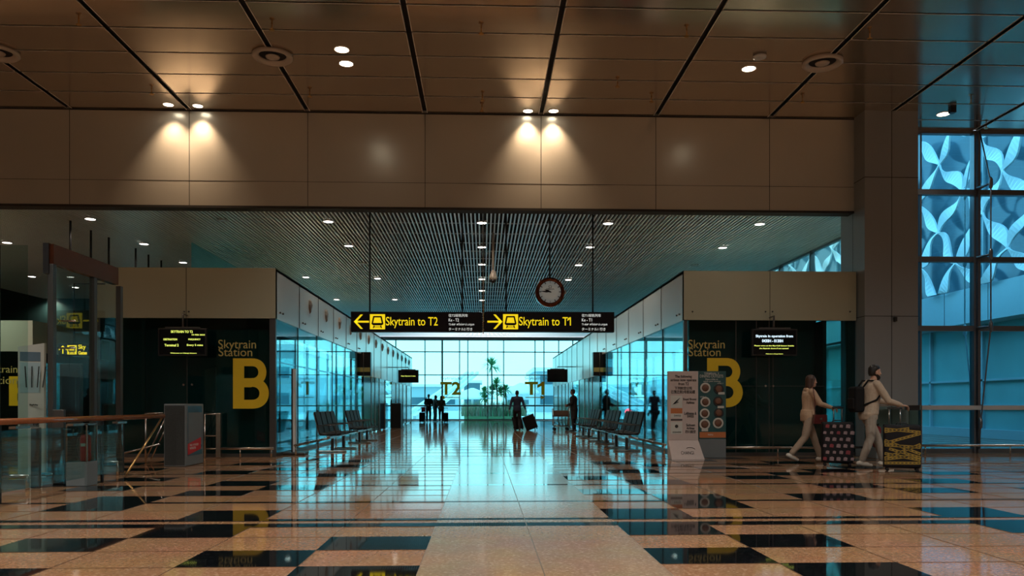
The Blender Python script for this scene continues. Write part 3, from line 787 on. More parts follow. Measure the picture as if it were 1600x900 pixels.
# cctv pendant
cpn = atY(770.5, 432, 22.4)
t = thing('cctv_camera', 'egg-shaped ceiling camera hanging from a long cream pole', 'camera', cpn)
MB().lathe([(.03, .19), (.075, .12), (.115, .0), (.12, -.06), (.10, -.10)], (0, 0, 0), 'z', 24).build('housing', M['cream'], t)
MB().lathe([(.10, -.10), (.085, -.15), (.04, -.18), (.005, -.19)], (0, 0, 0), 'z', 24).build('dome', M['blk'], t)
MB().tube([(0, 0, .17), (0, 0, ZS-cpn.z+.02)], .035, 10).build('pole', M['cream'], t)
# second slim pendant further back (grey conduit down to the far light)
p = atY(755, 500, 30); t = thing('conduit', 'thin grey jointed conduit hanging between the two signs', 'conduit', (p.x, 19.24, 0))
q = MB(); z_a = HC+(HZ-522)*19.3/FP; q.tube([(0, 0, z_a), (0, 0, ZS)], .014, 8)
for k in range(5): q.lathe([(.024, -.02), (.024, .02)], (0, 0, z_a+.1+k*.2), 'z', 8)
q.build('tube', M['steel'], t)
# spare rods over the left enclosure
rod0 = None
for px, pyt, pyb in ((110, 345, 388), (142, 360, 402), (170, 371, 411), (212, 388, 417), (232, 398, 417), (252, 407, 417)):
    p = atZ(px, pyt, ZS); zb_ = HC+(HZ-pyb)*(p.y/17.4*17.4)/FP
    if rod0 is None:
        rod0 = MB().tube([(0, 0, -1.0), (0, 0, 0)], .03, 8).build('hanger_rod', M['blk'])
        rod0.location = p; tag(rod0, 'thin black rod dropping from the dark ceiling above the left glass enclosure', 'rod', 'black rods over the left enclosure')
    else: r_ = rod0.copy(); C.objects.link(r_); r_.location = p
# ================================================================== STATION LETTERING
def front_text(s, x0, y0, x1, y1, Y, m, name, label, bold=0, t=.006):
    a, z0, b_, z1 = px_box(x0, y0, x1, y1, Y); cx_ = (a+b_)/2
    q = MB(); text_into(q, s, a-cx_, 0, b_-cx_, z1-z0, 0, t, 0, bold)
    o = q.build(name, m); o.location = (cx_, Y, z0); return tag(o, label, 'lettering')
yg = YP+.04
def letter_b(x0, y0, x1, y1, Y, name, label):
    a, z0, b_, z1 = px_box(x0, y0, x1, y1, Y); w = b_-a; h = z1-z0; q = MB(); t_ = .006
    def bx(u0, v0, u1, v1): q.box(u0*w-w/2, -.001, h*(1-v1), u1*w-w/2, t_, h*(1-v0))
    bx(0, 0, .31, 1); bx(.31, 0, .52, .155); bx(.31, .395, .52, .575); bx(.31, .825, .52, 1)
    def bowl(vc, ro, ri, uo, ui, yo=0):
        n_ = 20; out = []; inn = []
        for i in range(n_+1):
            a_ = math.pi/2-math.pi*i/n_; c_, s_ = max(0, math.cos(a_))**.82, math.sin(a_)
            out.append(((.52+uo*c_)*w-w/2, h*(1-vc+ro*s_))); inn.append(((.52+ui*c_)*w-w/2, h*(1-vc+ri*s_)))
        P_ = out+inn; N_ = len(out); vs = [(u, yo, v) for u, v in P_]+[(u, t_, v) for u, v in P_]; K = 2*N_; fs = []
        for i in range(n_): fs += [[i, i+1, N_+i+1, N_+i], [K+i, K+N_+i, K+N_+i+1, K+i+1], [i, K+i, K+i+1, i+1], [N_+i, N_+i+1, K+N_+i+1, K+N_+i]]
        q.add(vs, fs)
    bowl(.275, .275, .12, .41, .19, -.002); bowl(.695, .305, .13, .48, .22)
    o = q.build(name, M['yellow']); o.location = ((a+b_)/2, Y, z0); return tag(o, label, 'lettering')
front_text('Skytrain', 341, 531, 400, 548.5, yg, M['textw'], 'station_name', 'khaki word beginning with S on the dark left station glass, upper line')
front_text('Station', 341.5, 543.5, 394, 556.5, yg, M['textw'], 'station_name', 'khaki lower word above the large letter on the left station glass')
front_text('Skytrain', 1075.5, 531, 1132.5, 548.5, yg, M['textw'], 'station_name', 'khaki word on the right station glass above the standing panels, upper line')
front_text('Station', 1076, 543.5, 1126, 556.5, yg, M['textw'], 'station_name', 'khaki lower word on the right station glass above the standing panels')
letter_b(364, 560, 420, 638.5, yg, 'station_letter', 'large yellow letter B on the left station glass')
letter_b(1105, 559.5, 1160.5, 636.5, yg, 'station_letter', 'large yellow letter on the right station glass, half hidden by panels')
front_text('Skytrain', -26, 571, 27, 586, 28.3, M['textw'], 'station_name', 'khaki upper word at the far left edge, cut by the frame')
front_text('Station', -26, 578, 27, 590, 28.29, M['textw'], 'station_name', 'khaki lower word at the far left edge, cut by the frame').location.z -= .22
letter_b(14, 588, 56, 634, 28.3, 'station_letter', 'yellow letter partly behind the white map board at far left')
# end glass lettering
for px0, T, lb in ((688, 'T2', 'left'), (820, 'T1', 'right')):
    front_text(T, px0, 596.5, px0+32 if T == 'T2' else px0+31, 617, YE-.06, M['yellow'], 'gate_lettering', 'yellow %s lettering on the end glass' % T, .03)
    if T == 'T1':
        a, z0, b_, z1 = px_box(843, 597, 851, 601.5, YE-.06); q = MB(); q.prism([(.22, 0), (.22, -.22), (-.2, -.42), (-.2, -.2)], 0, .006)
        o = q.build('gate_lettering', M['yellow']); o.location = ((a+b_)/2-.14, YE-.06, z1); tag(o, 'small slanted flag stroke at top of the digit in the T1 lettering', 'lettering')
    front_text('Skytrain to', px0, 588.5, px0+34, 594.5, YE-.06, M['extw'], 'gate_lettering', 'small pale words above the %s lettering on the end glass' % T)
    q = MB(); a, z0, b_, z1 = px_box(px0+1, 618.5, px0+31, 623.5, YE-.06); cx_ = (a+b_)/2; d = -1 if T == 'T2' else 1; hw_ = (b_-a)/2; h = (z1-z0)/2
    q.box(-hw_, 0, -.03, hw_, .006, .03); q.prism([(d*hw_, 0), (d*(hw_-.25), .14), (d*(hw_-.25), -.14)], 0, .006)
    o = q.build('arrow_marking', M['yellow']); o.location = (cx_, YE-.06, (z0+z1)/2); tag(o, 'thin yellow arrow under the %s lettering on end glass' % T, 'arrow')
# ================================================================== MONITORS
def monitor(x0, y0, x1, y1, Y, label, rows_, rz=0, stalk=True, hang=ZB0):
    a, z0, b_, z1 = px_box(x0, y0, x1, y1, Y); cx_ = (a+b_)/2; hw_ = (b_-a)/2; H = z1-z0
    t = thing('hanging_monitor', label, 'monitor', (cx_, Y, z0), rz)
    MB().rbox(-hw_, 0, 0, hw_, .09, H, .012).build('casing', M['blk'], t)
    MB().box(-hw_+.03, -.003, .03, hw_-.03, 0, H-.03).build('screen', M['scr'], t)
    by = {}
    for s, u0, u1, v0, v1, m_ in rows_: by.setdefault(m_, []).append((s, u0, u1, v0, v1))
    for m_, ls in by.items():
        for s, u0, u1, v0, v1 in ls: q = MB(); text_into(q, s, -hw_+2*hw_*u0, H*v0, -hw_+2*hw_*u1, H*v1, -.007, .004, 0, .018); q.build('screen_text', M[m_], t)
    if stalk: MB().tube([(0, .05, H), (0, .05, hang-z0+.06), (0, .34, hang-z0+.06)] if hang == ZB0 else [(0, .05, H), (0, .05, H+.12), ((-1 if cx_ < 0 else 1)*(abs((XL if cx_ < 0 else XR)-cx_)-.0), .05, H+.12)], .02, 8).build('bracket', M['dsteel'], t); MB().box(-hw_*.7, .0, H, hw_*.7, .1, H+.03).build('top_rail', M['dsteel'], t)
    return t
monitor(247, 513, 322, 556, 16.95, 'hanging black monitor on the left station front with yellow timetable text',
        [('SKYTRAIN TO T2', .27, .72, .83, .92, 'scry'), ('10 FEB 2023', .70, .97, .74, .79, 'scry'), ('DESTINATION', .12, .40, .56, .63, 'scry'), ('FREQUENCY', .63, .88, .56, .63, 'scry'),
         ('Terminal 2', .14, .43, .34, .43, 'scry'), ('Every 5 mins', .60, .93, .34, .43, 'scry'), ('Welcome to Changi Airport', .26, .80, .07, .12, 'scry')], .04)
monitor(1175, 514, 1246, 556, 16.95, 'hanging black monitor on the right station front with white and yellow text',
        [('Skytrain in operation from', .08, .90, .66, .78, 'scrw'), ('0430H - 0130H', .22, .68, .50, .61, 'scrw'), ('Please wave at the Sky-Call Sensor beside', .05, .92, .34, .40, 'scry'),
         ('the Skytrain doors if not opened', .16, .80, .24, .30, 'scry'), ('Welcome to Changi Airport', .30, .68, .05, .09, 'scry')])
# side light boxes over the corridor and far monitors
def side_box(x0, x1, y0, y1, X, label):
    p0 = atX(x0, y0, X) ; Y = 29.2 if abs(X) else 29
    a, z0, b_, z1 = px_box(x0, y0, x1, y1, Y); cx_ = (a+b_)/2; hw_ = (b_-a)/2
    t = thing('sign_box', label, 'sign box', (cx_, Y, z0))
    MB().rbox(-hw_, 0, 0, hw_, .35, z1-z0, .02).build('casing', M['blk'], t)
    MB().box(-.01, -.006, .02, .01, 0, z1-z0-.02).build('joint', M['steel'], t)
    MB().box(-hw_+.02, -.004, .14, hw_-.02, 0, .3).build('yellow_strip', M['textw'], t)
side_box(557, 579, 550, 587, XL, 'black double sign box projecting from the left corridor band')
side_box(927, 947, 550, 587, XR, 'black double sign box projecting from the right corridor band')
monitor(622, 578, 654, 598, 37.5, 'small black monitor over the far left corridor doors', [('Next Skytrain 2 mins', .15, .85, .45, .57, 'scry')], 0, True, 3.2)
monitor(855, 577, 887, 597, 37.5, 'small black monitor over the far right corridor doors', [], 0, True, 3.2)
# ================================================================== STONE RELIEFS on left band
rel0 = None
for k in range(14):
    Y = side_y = atX(484, 482, XL).y+2.1*k
    if rel0 is None:
        q = MB()
        prof = [(0, -.20), (.10, -.09), (.145, .03), (.11, .14), (.0, .19), (-.11, .14), (-.145, .03), (-.10, -.09)]
        n_ = len(prof); vs = [(0, u, v) for u, v in prof]+[(.04, u*.75, v*.75) for u, v in prof]+[(.07, .02, .03)]
        fs = [[i, (i+1) % n_, n_+(i+1) % n_, n_+i] for i in range(n_)]+[[n_+i, n_+(i+1) % n_, 2*n_] for i in range(n_)]+[[i for i in range(n_)][::-1]]
        q.add(vs, fs); rel0 = q.build('stone_relief', M['stone']); rel0.location = (XL, Y, 3.63)
        tag(rel0, 'faceted stone relief on the left corridor band, nearest of its row', 'relief', 'stone reliefs along the left corridor band')
    else:
        o = rel0.copy(); C.objects.link(o); o.location = (XL, Y, 3.63); o.rotation_euler = (random.uniform(-.3, .3), 0, 0)
        o['label'] = 'faceted stone relief in the receding row on the left corridor band'
# ================================================================== BENCHES
def make_bench(label, loc, rz, group):
    t = thing('beam_seating', label, 'bench', loc, rz, group)
    L_ = 2.5
    MB().rbox(-.04, -L_/2, .33, .04, L_/2, .39, .008).build('beam', M['steel'], t)
    for s in (-1, 1):
        MB().rbox(-.035, s*.75-.035, .02, .035, s*.75+.035, .34, .006).build('leg', M['dsteel'], t)
        MB().rbox(-.33, s*.75-.045, 0, .33, s*.75+.045, .035, .012).build('foot', M['steel'], t)
    for k in range(4):
        y_ = -L_/2+.32+k*.62
        q = MB(); q.prism([(-.22, .44), (-.20, .40), (.22, .40), (.28, .425), (.28, .455), (.2, .445), (-.1, .43), (-.22, .46)], y_-.26, y_+.26); q.build('seat', M['seatm'], t)
        q = MB(); q.prism([(-.20, .44), (-.235, .44), (-.36, .90), (-.345, .95), (-.32, .94), (-.225, .55)], y_-.25, y_+.25); bk = q.build('backrest', M['seatm'], t)
        q = MB(); q.bar((-.236, y_-.255, .46), (-.35, y_-.255, .93), .012, .02); q.build('edge_strip', M['steel'], bk)
    for k in range(5):
        y_ = -L_/2+.01+k*.62
        MB().tube([(-.2, y_, .42), (-.24, y_, .64), (.14, y_, .64), (.18, y_, .42)], .014, 8).build('armrest', M['dsteel'], t)
    return t
gl_ = 'black beam seats along the left corridor glass'
b0 = make_bench('nearest black beam seating along the left corridor glass', (-3.55, 19.75, 0), 0, None)
dup(b0, (-3.6, 24.2, 0), 0, 'farther black beam seating along the left corridor glass')
dup(b0, (3.45, 19.9, 0), math.pi, 'nearest black beam seating along the right corridor glass')
dup(b0, (3.5, 23.4, 0), math.pi, 'second black beam seating along the right corridor glass')
dup(b0, (3.5, 27.2, 0), math.pi, 'third black beam seating on the right, beside the standing person in black')
# ================================================================== BUMPER RAILS
def rail(pts, label, posts, m='steel', r=.028, name='bumper_rail', post_r=.018):
    p0 = Vector(pts[0]); t = thing(name, label, 'rail', (p0.x, p0.y, 0)); o = Vector((p0.x, p0.y, 0))
    MB().tube([Vector(p)-o for p in pts], r, 10).build('tube', M[m], t)
    for p in posts:
        p = Vector(p)-o; MB().tube([(p.x, p.y, 0), p], post_r, 8).build('post', M[m], t)
rz_ = .2
a = atY(345, 600, 16.9).x
rail([(a, 16.9, rz_), (XL+.05, 16.9, rz_)], 'low steel bumper rail in front of the left station glass', [(a+.4, 16.9, rz_), (XL, 16.9, rz_)])
rail([(XR+.1, 16.9, rz_), (CX0-.05, 16.9, rz_)], 'low steel bumper rail in front of the right station glass', [(XR+.2, 16.9, rz_), (6.3, 16.9, rz_), (CX0-.3, 16.9, rz_)])
rail([(CX1+.1, 17.6, .2), (23.5, 17.6, .2)], 'low steel bumper rail along the blue window wall', [(CX1+.55+1.95*k, 17.6, .2) for k in range(7)])
rail([(XL+.3, 17.7, .22), (XL+.3, YM-.4, .22)], 'low rail at foot of the left corridor glass', [(XL+.3, 17.8+2.4*k, .22) for k in range(6)])
rail([(XR-.3, 17.7, .22), (XR-.3, YM-.4, .22)], 'low rail at foot of the right corridor glass', [(XR-.3, 17.8+2.4*k, .22) for k in range(6)])
# ================================================================== STANDING PANELS (right)
p = FL(1070, 713); Yt = 16.3
a, z0, b_, z1 = px_box(1044, 580, 1091, 690, Yt); cx_ = (a+b_)/2; hw_ = (b_-a)/2
t = thing('standing_sign', 'pinkish white standing airline notice panel with flared foot', 'standing sign', (cx_, Yt, 0))
zf = atY(1060, 688, Yt).z; zT = z1
MB().rbox(-hw_, 0, zf, hw_, .10, zT, .008).build('panel', M['totem'], t)
q = MB(); q.add([(-hw_, 0, zf), (hw_, 0, zf), (hw_+.09, -.16, 0), (-hw_+.04, -.16, 0), (-hw_, .1, zf), (hw_, .1, zf), (hw_+.09, .22, 0), (-hw_+.04, .22, 0)],
               [[0, 1, 2, 3], [5, 4, 7, 6], [1, 5, 6, 2], [4, 0, 3, 7], [3, 2, 6, 7], [0, 4, 5, 1]]); q.build('foot', M['totem'], t)
LX = lambda px: atY(px, 600, Yt).x-cx_
LZ = lambda py: atY(1070, py, Yt).z
q = MB()
for s, x0, x1, y0, y1 in (('The following', 1054.5, 1081, 586, 591.5), ('airlines now operate', 1047.5, 1088, 591.5, 597), ('from T2', 1060, 1076, 597.5, 602), ('下列航空公司', 1054, 1081, 604, 609),
                          ('已搬迁到2号航站楼', 1048.5, 1086, 609.5, 615), ('Royal Brunei', 1067.5, 1088, 622, 626.5), ('Airlines', 1072, 1085, 627, 631), ('Lufthansa &', 1069, 1088, 643.5, 648), ('SWISS', 1073.5, 1084, 648.5, 652.5),
                          ('Sichuan', 1072, 1086, 662, 666), ('Airlines', 1072.5, 1085, 667, 671), ('四川航空', 1071, 1087, 672, 677), ('SICHUAN AIRLINES', 1051, 1064, 674, 676.5)):
    q = MB(); text_into(q, s, LX(x0), LZ(y1), LX(x1), LZ(y0), -.006, .004, 0, .012); q.build('lettering', M['ink'], t)
q = MB(); k0 = len(q.v)
text_into(q, 'CHANGI', LX(1062)+.0, .10, LX(1082), .165, 0, .003); 
q.xf(Matrix.Translation((0, -.135, 0)) @ Matrix.Rotation(math.radians(-0), 4, 'X'))
for i, v in enumerate(q.v): q.v[i] = (v[0], -.165+.16*(v[2]/zf)*.985+(v[1]+.135)*.8, v[2])
pts = [(LX(1077)+.10*math.cos(a_)*1.0, 0, .19+.05*math.sin(a_)) for a_ in [math.radians(d_) for d_ in range(20, 150, 12)]]
k0 = len(q.v); q.tube(pts, .005, 6)
for i in range(k0, len(q.v)): v = q.v[i]; q.v[i] = (v[0], -.165+.16*(v[2]/zf)+v[1], v[2])
q.build('foot_logo', M['ink'], t)
q = MB(); q.box(LX(1048), -.004, LZ(637), LX(1066), 0, LZ(618), 0); q.box(LX(1048), -.004, LZ(653), LX(1066), 0, LZ(639), 0); q.box(LX(1048), -.004, LZ(678), LX(1066), 0, LZ(659), 0); q.build('logo_card', M['board'], t)
q = MB(); q.box(LX(1048), -.007, LZ(646), LX(1066), -.004, LZ(638), 0); q.build('orange_card', M['orange'], t)
q = MB(); q.box(LX(1048), -.007, LZ(657), LX(1066), -.0, LZ(655), 0)
q.lathe([(.035, -.007), (.03, -.008)], (LX(1057), 0, LZ(666)), 'y', 16)
q.tube([(LX(1051), -.006, LZ(632)), (LX(1057), -.006, LZ(627)), (LX(1062), -.006, LZ(622))], .012, 6, rs=[.003, .016, .003]); q.tube([(LX(1053), -.006, LZ(631)), (LX(1060), -.006, LZ(628))], .008, 6)
text_into(q, 'SWISS', LX(1053), LZ(651), LX(1064), LZ(648), -.007, .003)
q.build('logo_marks', M['ink'], t)
# second panel
Y2 = 16.62; a, z0, b_, z1 = px_box(1092, 580, 1134.5, 711, Y2); cx_ = (a+b_)/2; hw_ = (b_-a)/2
t = thing('standing_sign', 'dark teal standing dining panel with dish pictures, right of the airline notice', 'standing sign', (cx_, Y2, 0))
LX = lambda px: atY(px, 600, Y2).x-cx_
LZ = lambda py: atY(1113, py, Y2).z
MB().rbox(-hw_, 0, LZ(686), hw_, .09, z1, .008).build('panel', M['totem2'], t)
MB().rbox(-hw_, 0, 0, hw_, .10, LZ(686), .008).build('plinth', M['grey'], t)
q = MB(); q.box(LX(1093), -.004, LZ(684), LX(1134), 0, LZ(675)); q.build('orange_banner', M['orange'], t)
q = MB()
for s, x0, x1, y0, y1 in (('TERMINAL 3', 1100, 1123, 582, 585.5), ('DINING OUTLETS', 1093.5, 1130, 585.5, 590), ('Have a bite or', 1102, 1122, 591, 594), ('satisfy your cravings', 1099, 1126, 594.5, 597.5), ('LEVEL 2', 1121, 1130, 598, 600), ('LEVEL 3', 1094, 1103, 619, 621), ('menu', 1106, 1114, 678, 680.5)):
    q = MB(); text_into(q, s, LX(x0), LZ(y1), LX(x1), LZ(y0), -.006, .005, 0, .008); q.build('lettering', M['board'], t)
d1 = MB(); d2 = MB(); d3 = MB()
for i, (px, py, r) in enumerate(((1102, 606, 8.3), (1123, 608, 8.3), (1102, 628, 8), (1122, 627, 8), (1101, 646, 8), (1123, 645, 8), (1101, 663, 8.6), (1122, 661, 8.6))):
    rr_ = r*16.4/FP; c_ = (LX(px), 0, LZ(py))
    dp = MB().lathe([(rr_, -.003), (rr_, -.008), (rr_*.9, -.010)], c_, 'y', 24).build('dish_picture', M['ink'] if i in (1, 3, 5) else M['dish'], t)
    MB().lathe([(rr_*.72, -.009), (rr_*.5, -.02), (rr_*.1, -.024)], c_, 'y', 14).build('food', M['food'], dp)
for px, py in ((1127, 614.5), (1126, 636), (1101, 672)): MB().rbox(LX(px-5), -.013, LZ(py+1.8), LX(px+5), -.011, LZ(py-1.8), .0008).build('price_tag', M['dish'], t)
# ================================================================== LEFT ENCLOSURE
XE = -6.05
# glass partition with header, running away from the camera
ye0, ye1 = atX(84, 500, XE).y, atX(172, 500, XE).y
zh1 = atX(84, 381, XE).z; zh0 = atX(84, 412, XE).z
t = thing('glass_partition', 'tall glass partition with dark copper header, left of the left station', 'glass partition', (XE, ye0, 0))
MB().box(-.10, 0, zh1-.28, .0, ye1-ye0+.3, zh1).build('header', M['bezel'], t)
MB().box(-.14, -.02, zh1-.42, -.06, .08, zh1+.01).build('header_cap', M['blk'], t)
for y_ in (.0, 1.2, 2.1): MB().rbox(-.09, y_, 0, -.01, y_+.10, zh1-.28, .01).build('post', M['dsteel'], t)
MB().box(-.055, .1, .05, -.043, ye1-ye0+.3, zh1-.28).build('pane', G['screenpane'], t)
for z in (1.95, 2.35): MB().tube([(-.2, .5, z-.0), (.05, .5, z)], .015, 8).build('patch_fitting', M['steel'], t)
# front panes facing the camera, left edge
xa = atY(4, 500, 11.2).x
t = thing('glass_partition', 'clear glass screen facing the camera at the far left edge', 'glass partition', (xa, 11.1, 0))
MB().box(-1.6, 0, .1, (XE-.14)-xa, .014, zh1-.1).build('pane', G['clear'], t)
MB().box(-.014, -.02, 0, .014, .03, zh1-.1).build('edge_post', M['dsteel'], t)
# stair balustrade: wooden handrail, glass, posts
XH = -5.45; zw = HC-.036*5.45
yr0, yr1 = 6.5, atX(255, 650, XH).y
t = thing('stair_balustrade', 'stair balustrade with orange-brown wooden handrail across the lower left', 'balustrade', (XH, yr0, 0))
MB().tube([(0, 0, zw), (0, yr1-yr0, zw)], .038, 14).build('handrail', M['wood'], t)
yb_ = atX(197, 735, XH).y
MB().tube([(0, yr1-yr0, zw), (0, yb_-yr0, .05)], .016, 10).build('sloping_brace', M['brass'], t)
MB().box(-.008, .2, .12, .006, yb_-yr0-.1, zw-.1).build('glass_panel', G['clear'], t)
for k, y_ in enumerate((1.2, 3.0, 4.3, 5.6)):
    MB().box(-.06, y_, zw-.09, .02, y_+.30, zw-.06).build('handrail_bracket', M['steel'], t)
for y_ in (2.75, 5.2): MB().rbox(-.05, y_, 0, -.02, y_+.05, zw-.04, .006).build('post', M['blk'], t)
# flat steel posts
po = None
for i, (px0, px1, pb, pt_) in enumerate(((50, 63, 763, 668), (84, 101, 757, 640), (183, 193, 738, 660))):
    p = FL((px0+px1)/2, pb); w = (px1-px0)*p.y/FP
    o = MB().rbox(-w/2, -.03, 0, w/2, .03, atY(px0, pt_, p.y).z, .01).build('steel_post', M['dsteel']); o.location = p
    tag(o, ['wide flat steel post left of the fire extinguisher', 'flat steel post right against the extinguisher cabinet', 'flat steel post right of the extinguisher, under the handrail'][i], 'post')
# low guards
def guard(px0, px1, py, pyb, label, side=0):
    p0 = FL(px0, pyb); p1 = FL(px1, pyb); z = atY(px0, py, p0.y).z
    t = thing('guard_rail', label, 'guard rail', p0); d = p1-p0
    MB().tube([(0, 0, z), (d.x, d.y, z), (d.x, d.y, .0)], .028, 10).build('tube', M['steel'], t)
    MB().box(0, .03, 0, d.x-.04, .06, z-.05).build('kick_plate', M['grey'], t)
guard(-6, 43, 744, 765, 'low steel guard rail at the left edge of the floor')
guard(64, 90, 741, 757, 'low steel guard between the flat posts')
guard(150, 184, 722, 742, 'low steel guard right of the fire extinguisher')
# extinguisher cabinet
def ext_cabinet(loc, label, w, d, h, zg):
    t = thing('extinguisher_cabinet', label, 'cabinet', loc)
    MB().rbox(0, 0, 0, w, d, zg, .008).build('base', M['grey'], t)
    MB().box(.01, .01, zg, w-.01, .02, h-.02).box(w-.02, .02, zg, w-.01, d-.01, h-.02).box(.01, .02, zg, .02, d-.01, h-.02).build('glass_case', G['clear'], t)
    q = MB()
    for x_ in (0, w-.016):
        for y_ in (0, d-.016): q.box(x_, y_, zg, x_+.016, y_+.016, h)
    q.box(0, 0, h-.02, w, d, h); q.build('frame', M['steel'], t)
    return t
def extinguisher(loc, h, label):
    t = thing('fire_extinguisher', label, 'fire extinguisher', loc); r = h*.165
    MB().lathe([(r*.9, 0), (r, .03), (r, h*.78), (r*.75, h*.87), (r*.3, h*.9)], (0, 0, 0), 'z', 24).build('cylinder', M['red'], t)
    MB().lathe([(r*.35, h*.9), (r*.35, h*.96)], (0, 0, 0), 'z', 12).box(-.02, -.05, h*.96, .02, .08, h).build('valve', M['blk'], t)
    MB().tube([(-.02, 0, h*.95), (-r*1.5, 0, h*.88), (-r*2.0, 0, h*.55), (-r*1.4, 0, h*.1)], .012, 8).build('hose', M['blk'], t)
    MB().box(-r*.45, -r*1.01, h*.5, r*.45, -r*.8, h*.6).build('instruction_label', M['board'], t)
p = FL(103, 760)
zg = atY(110, 722, p.y).z
ext_cabinet(p, 'grey cabinet with glass top holding the fire extinguisher, at left', .285, .30, atY(110, 662, p.y).z, zg)
extinguisher((p.x+.19, p.y+.15, zg), .42, 'red fire extinguisher in the glass-topped cabinet at left')
# kiosk bin with mesh front
p = FL(256, 729); w = atY(290, 700, p.y).x-p.x; d = .92; H = atY(270, 631, p.y).z
t = thing('collection_kiosk', 'waist-high grey box with mesh front and red label behind side window', 'kiosk', p)
MB().rbox(0, 0, 0, w, d, H, .012).build('body', M['grey'], t)
MB().box(.015, -.004, .02, w-.015, 0, H-.03).build('mesh_front', M['meshg'], t)
MB().box(w, .10, .18, w+.004, d-.08, H-.04).build('side_window', M['extglass'], t)
MB().box(w+.004, .12, .36, w+.006, d-.10, H-.16).build('window_backing', M['grey'], t)
q = MB(); q.add([(w+.008, .10, .20), (w+.008, d-.16, .28), (w+.008, d-.16, .50), (w+.008, .10, .40), (w+.002, .10, .20), (w+.002, d-.16, .28), (w+.002, d-.16, .50), (w+.002, .10, .40)],
               [[0, 1, 2, 3], [7, 6, 5, 4], [0, 4, 5, 1], [1, 5, 6, 2], [2, 6, 7, 3], [3, 7, 4, 0]]); q.build('red_label', M['red'], t)
q = MB(); text_into(q, 'NO FOOD\nWASTE', 0, 0, .45, .10, 0, .002, 0, .02)
q.xf(Matrix.Translation((w+.010, .18, .295)) @ Matrix.Rotation(math.radians(90), 4, 'Z')); q.build('label_text', M['board'], t)
# barrier frame
p0 = FL(320, 715); t = thing('barrier_frame', 'steel tube barrier between the grey kiosk and the large yellow letter', 'barrier', p0)
L1 = atY(341, 700, p0.y).x-p0.x; Hh = atY(330, 647, p0.y).z
q = MB()
for z in (Hh, atY(330, 681, p0.y).z, atY(330, 701, p0.y).z): q.tube([(0, 0, z), (L1, 0, z)], .018, 8)
q.build('cross_tube', M['steel'], t); MB().rbox(L1-.04, -.05, 0, L1+.06, .05, Hh+.02, .012).build('post', M['steel'], t); MB().tube([(0, 0, 0), (0, 0, Hh)], .02, 8).build('end_post', M['steel'], t)
# criss-cross tubing left of kiosk
p0 = FL(226, 722); t = thing('stair_railing', 'steel tube stair railing behind the left of the grey kiosk', 'railing', p0)
q = MB(); q.tube([(0, 0, .95), (.35, 0, .95)], .018, 8); q.tube([(.02, 0, 0), (.02, 0, .95)], .02, 8); q.tube([(-.7, 0, .1), (.3, 0, .35)], .018, 8); q.tube([(.0, .05, .05), (.4, .05, .9)], .014, 8); q.tube([(.1, .05, .05), (.5, .05, .9)], .014, 8)
q.build('tubes', M['steel'], t)
# map board
Yb = 13.0; a, z0, b_, z1 = px_box(28, 535, 61, 700, Yb); cx_ = (a+b_)/2
t = thing('map_board', 'tall white map board with blue header standing behind the handrail', 'board', (cx_, Yb, 0), .0); hw_ = (b_-a)/2
q = MB(); q.add([(-hw_, 0, 0), (hw_, .15, 0), (hw_, .15, z1), (-hw_, 0, z1-.07), (-hw_, .06, 0), (hw_, .21, 0), (hw_, .21, z1), (-hw_, .06, z1-.07)],
               [[0, 1, 2, 3], [7, 6, 5, 4], [0, 4, 5, 1], [1, 5, 6, 2], [2, 6, 7, 3], [3, 7, 4, 0]]); q.build('panel', M['board'], t)
def onb(u0, v0, u1, v1, nm, m, off=.006):
    q = MB(); P_ = lambda u, v, o: (-hw_+2*hw_*u, .15*u-o, v*z1)
    q.add([P_(u0, v0, off), P_(u1, v0, off), P_(u1, v1, off), P_(u0, v1, off), P_(u0, v0, 0), P_(u1, v0, 0), P_(u1, v1, 0), P_(u0, v1, 0)], [[0, 1, 2, 3], [0, 4, 5, 1], [1, 5, 6, 2], [2, 6, 7, 3], [3, 7, 4, 0]]); return q.build(nm, m, t)
onb(.08, .86, .86, .93, 'blue_header', M['boardb']); onb(.08, .62, .86, .85, 'map_field', M['extw']); onb(.08, .36, .80, .43, 'lower_map', M['grey'])
q = MB(); text_into(q, 'T3', hw_*.1, z1*.37, hw_*.7, z1*.42, .06, .01, 0, .03)
for k in range(5): q.bar((-hw_+.12+.08*k, .02+.01*k, z1*.66), (-hw_+.10+.10*k, .02+.015*k, z1*.82), .01, .016)
text_into(q, 'Wayfinding', -hw_*.1, z1*.52, hw_*.7, z1*.535, .05, .01)
q.build('board_lettering', M['ink'], t)
# hanging gates sign
Yg = 13.2; a, z0, b_, z1 = px_box(91, 537, 139, 556, Yg); cx_ = (a+b_)/2; H = z1-z0; hw_ = (b_-a)/2
t = thing('hanging_sign', 'small black sign with upward arrow and yellow lettering at left behind the glass', 'sign', (cx_, Yg, z0))
MB().rbox(-hw_, 0, 0, hw_, .1, H, .006).build('sign_box', M['signd'], t)
q = MB(); arrow(q, -hw_+.075, H*.5, H*.36, -.001, 0, 0); q.build('arrow', M['signy'], t)
q = MB(); train_icon(q, -hw_+.145, H*.12, H*.75, -.001, 0, 1); q.build('train_symbol', [M['signy'], M['ink']], t)
q = MB(); text_into(q, 'Sky', -hw_+.32, H*.45, hw_-.05, H*.92, -.005, .005, 0, .012); text_into(q, 'Gates', -hw_+.32, H*.10, hw_-.03, H*.40, -.005, .005, 0, .03); q.build('lettering', M['signy'], t)
MB().tube([(-.02, .05, H), (-.02, .05, zh1-.3-z0), (XE-.1-cx_, .05, zh1-.3-z0)], .012, 8).build('hanger_rod', M['blk'], t)
